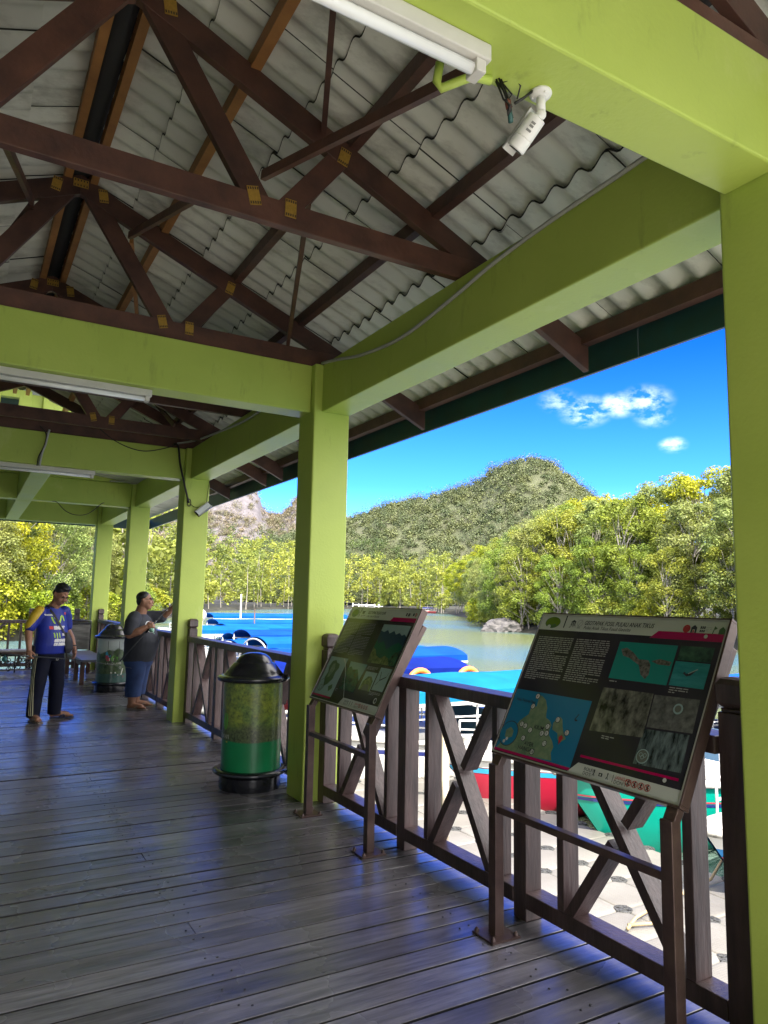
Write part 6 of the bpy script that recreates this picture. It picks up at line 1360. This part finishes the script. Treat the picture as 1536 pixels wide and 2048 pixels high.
m = MB(); loft(m, [(0, .01, .63, .220, .20), (0, -.012, .76, .228, .215), (0, -.025, .90, .234, .230), (0, -.015, 1.03, .224, .205), (0, .005, 1.14, .215, .17), (0, .015, 1.22, .185, .125), (0, .015, 1.275, .10, .08)])
limb(m, [(-.20, .02, 1.225), (-.268, .022, 1.16), (-.316, .028, 1.05)], [.096, .098, .086]); limb(m, [(.20, .01, 1.222), (.228, -.09, 1.23), (.238, -.20, 1.235)], [.096, .094, .084])
TS = remesh(m.build('t_shirt', TEE, P2), .011, 5); bt = bvh_of(TS)
circ = lambda r: [(r * cos(2 * pi * q / 28), r * sin(2 * pi * q / 28)) for q in range(29)]
dirn = V((.35, .94, 0)); rgt = V((.94, -.35, 0)); org = V((-.035, 0, 1.105))
arcs = [strip2(circ(.074), .009), strip2(circ(.050)[3:12], .010), strip2(circ(.050)[17:26], .010)] + [strip2([(.056 * cos(a), .056 * sin(a)), (.068 * cos(a), .068 * sin(a))], .007) for a in [2 * pi * q / 22 for q in range(22)]]
arcs += [poly2([(-.088, -.024), (.080, .006), (.088, .030), (-.080, .002)])] + [strip2([(-.03 + .012 * q, .030), (-.026 + .012 * q, .046)], .006) for q in range(6)] + [strip2([(-.03 + .012 * q, -.050), (-.026 + .012 * q, -.036)], .006) for q in range(6)]
decal('round_print', bt, DW, P2, arcs, dirn, org, rgt)
decal('print_band', bt, TEE, P2, [textp('FISHING', -.070, -.012, .026, 0, .01)], dirn, org, rgt, off=.006)
DEN = mat('denim', (.022, .055, .17), rough=.8, col2=(.010, .024, .085), scale=5, bump=.4, bscale=12, detail=6)
m = MB(); loft(m, [(0, .01, .80, .20, .19), (0, .0, .68, .212, .205), (0, .01, .58, .20, .18)])
for s_, f_ in ((-1, -.01), (1, .02)): loft(m, [(s_ * .100, .005, .66, .118, .155), (s_ * .118, f_, .48, .118, .125), (s_ * .125, f_ + .01, .34, .108, .112), (s_ * .122, f_ + .02, .175, .100, .104)])
remesh(m.build('denim_shorts', DEN, P2), .011, 4)
sandal((-.12, .03), rad(-6), SANDB, P2, False); sandal((.12, .055), rad(20), SANDB, P2, False)

# ---------------- fishing rods (held: things of their own)
def rod(name, pts, r0, r1, label, grip, reel=None, reelm=None):
    a, b_ = V(pts[0]), V(pts[-1]); t_ = thing(name, label, 'fishing rod', a)
    n_ = len(pts); m = MB(); m.tube([V(p) - a for p in pts], [r0 + (r1 - r0) * i / (n_ - 1) for i in range(n_)], n=8); m.build('blank', mat('rod_dark', (.03, .035, .04), rough=.3), t_)
    d = (V(pts[1]) - a).normalized(); m = MB(); m.tube([V(grip[0]) - a, V(grip[1]) - a], .013, n=10); m.build('grip', BLACK, t_)
    for f in (.35, .55, .75, .93):
        i = f * (n_ - 1); p = V(pts[int(i)]).lerp(V(pts[min(n_ - 1, int(i) + 1)]), i - int(i)) - a; m = MB(); m.tube([p + V((0, .0, -.014)) + V((.011 * cos(q), 0, .011 * sin(q))) for q in [2 * pi * k / 12 for k in range(12)]], .0018, n=5, closed=True); m.build('line_guide', SILV, t_)
    if reel:
        m = MB(); c = V(reel) - a; m.tube([c + V((0, -.022, 0)), c + V((0, .022, 0))], .030, n=16); m.tube([c + V((0, -.03, 0)), c + V((0, -.022, 0))], .020, n=12); m.tube([c, c + V((0, 0, .045))], .008, n=8); m.tube([c + V((0, -.03, 0)), c + V((.02, -.045, -.035)), c + V((.03, -.05, -.045))], .005, n=7); m.build('reel', reelm, t_)
    return t_
bpy.context.view_layer.update()
def wpt(P, p): return P.matrix_world @ V(p)
h1 = wpt(P1, (-.318, -.045, .785))
rod('fishing_rod', [h1 + V((-.42, .06, .035)), h1 + V((-.1, .01, .012)), h1, h1 + V((.40, -.05, -.035)), h1 + V((.75, -.10, -.085)), h1 + V((1.15, -.14, -.16))], .010, .0022, 'dark fishing rod held level at the hip by the man in blue', (h1 + V((-.40, .058, .034)), h1 + V((.06, -.007, -.004))), h1 + V((-.26, .01, -.03)), mat('reel_teal', (.02, .10, .11), rough=.4))
h2 = wpt(P2, (-.262, -.245, 1.125)); dv = V((.80, .10, .93)).normalized()
rod('fishing_rod', [h2 - dv * .60, h2 - dv * .2, h2, h2 + dv * .4, h2 + dv * .8, h2 + dv * 1.3], .009, .002, 'fishing rod with a mint green reel held slanting by the heavy man in dark shirt', (h2 - dv * .12, h2 + dv * .10), h2 + V((-.005, -.02, -.058)), mat('reel_mint', (.25, .48, .36), rough=.4))
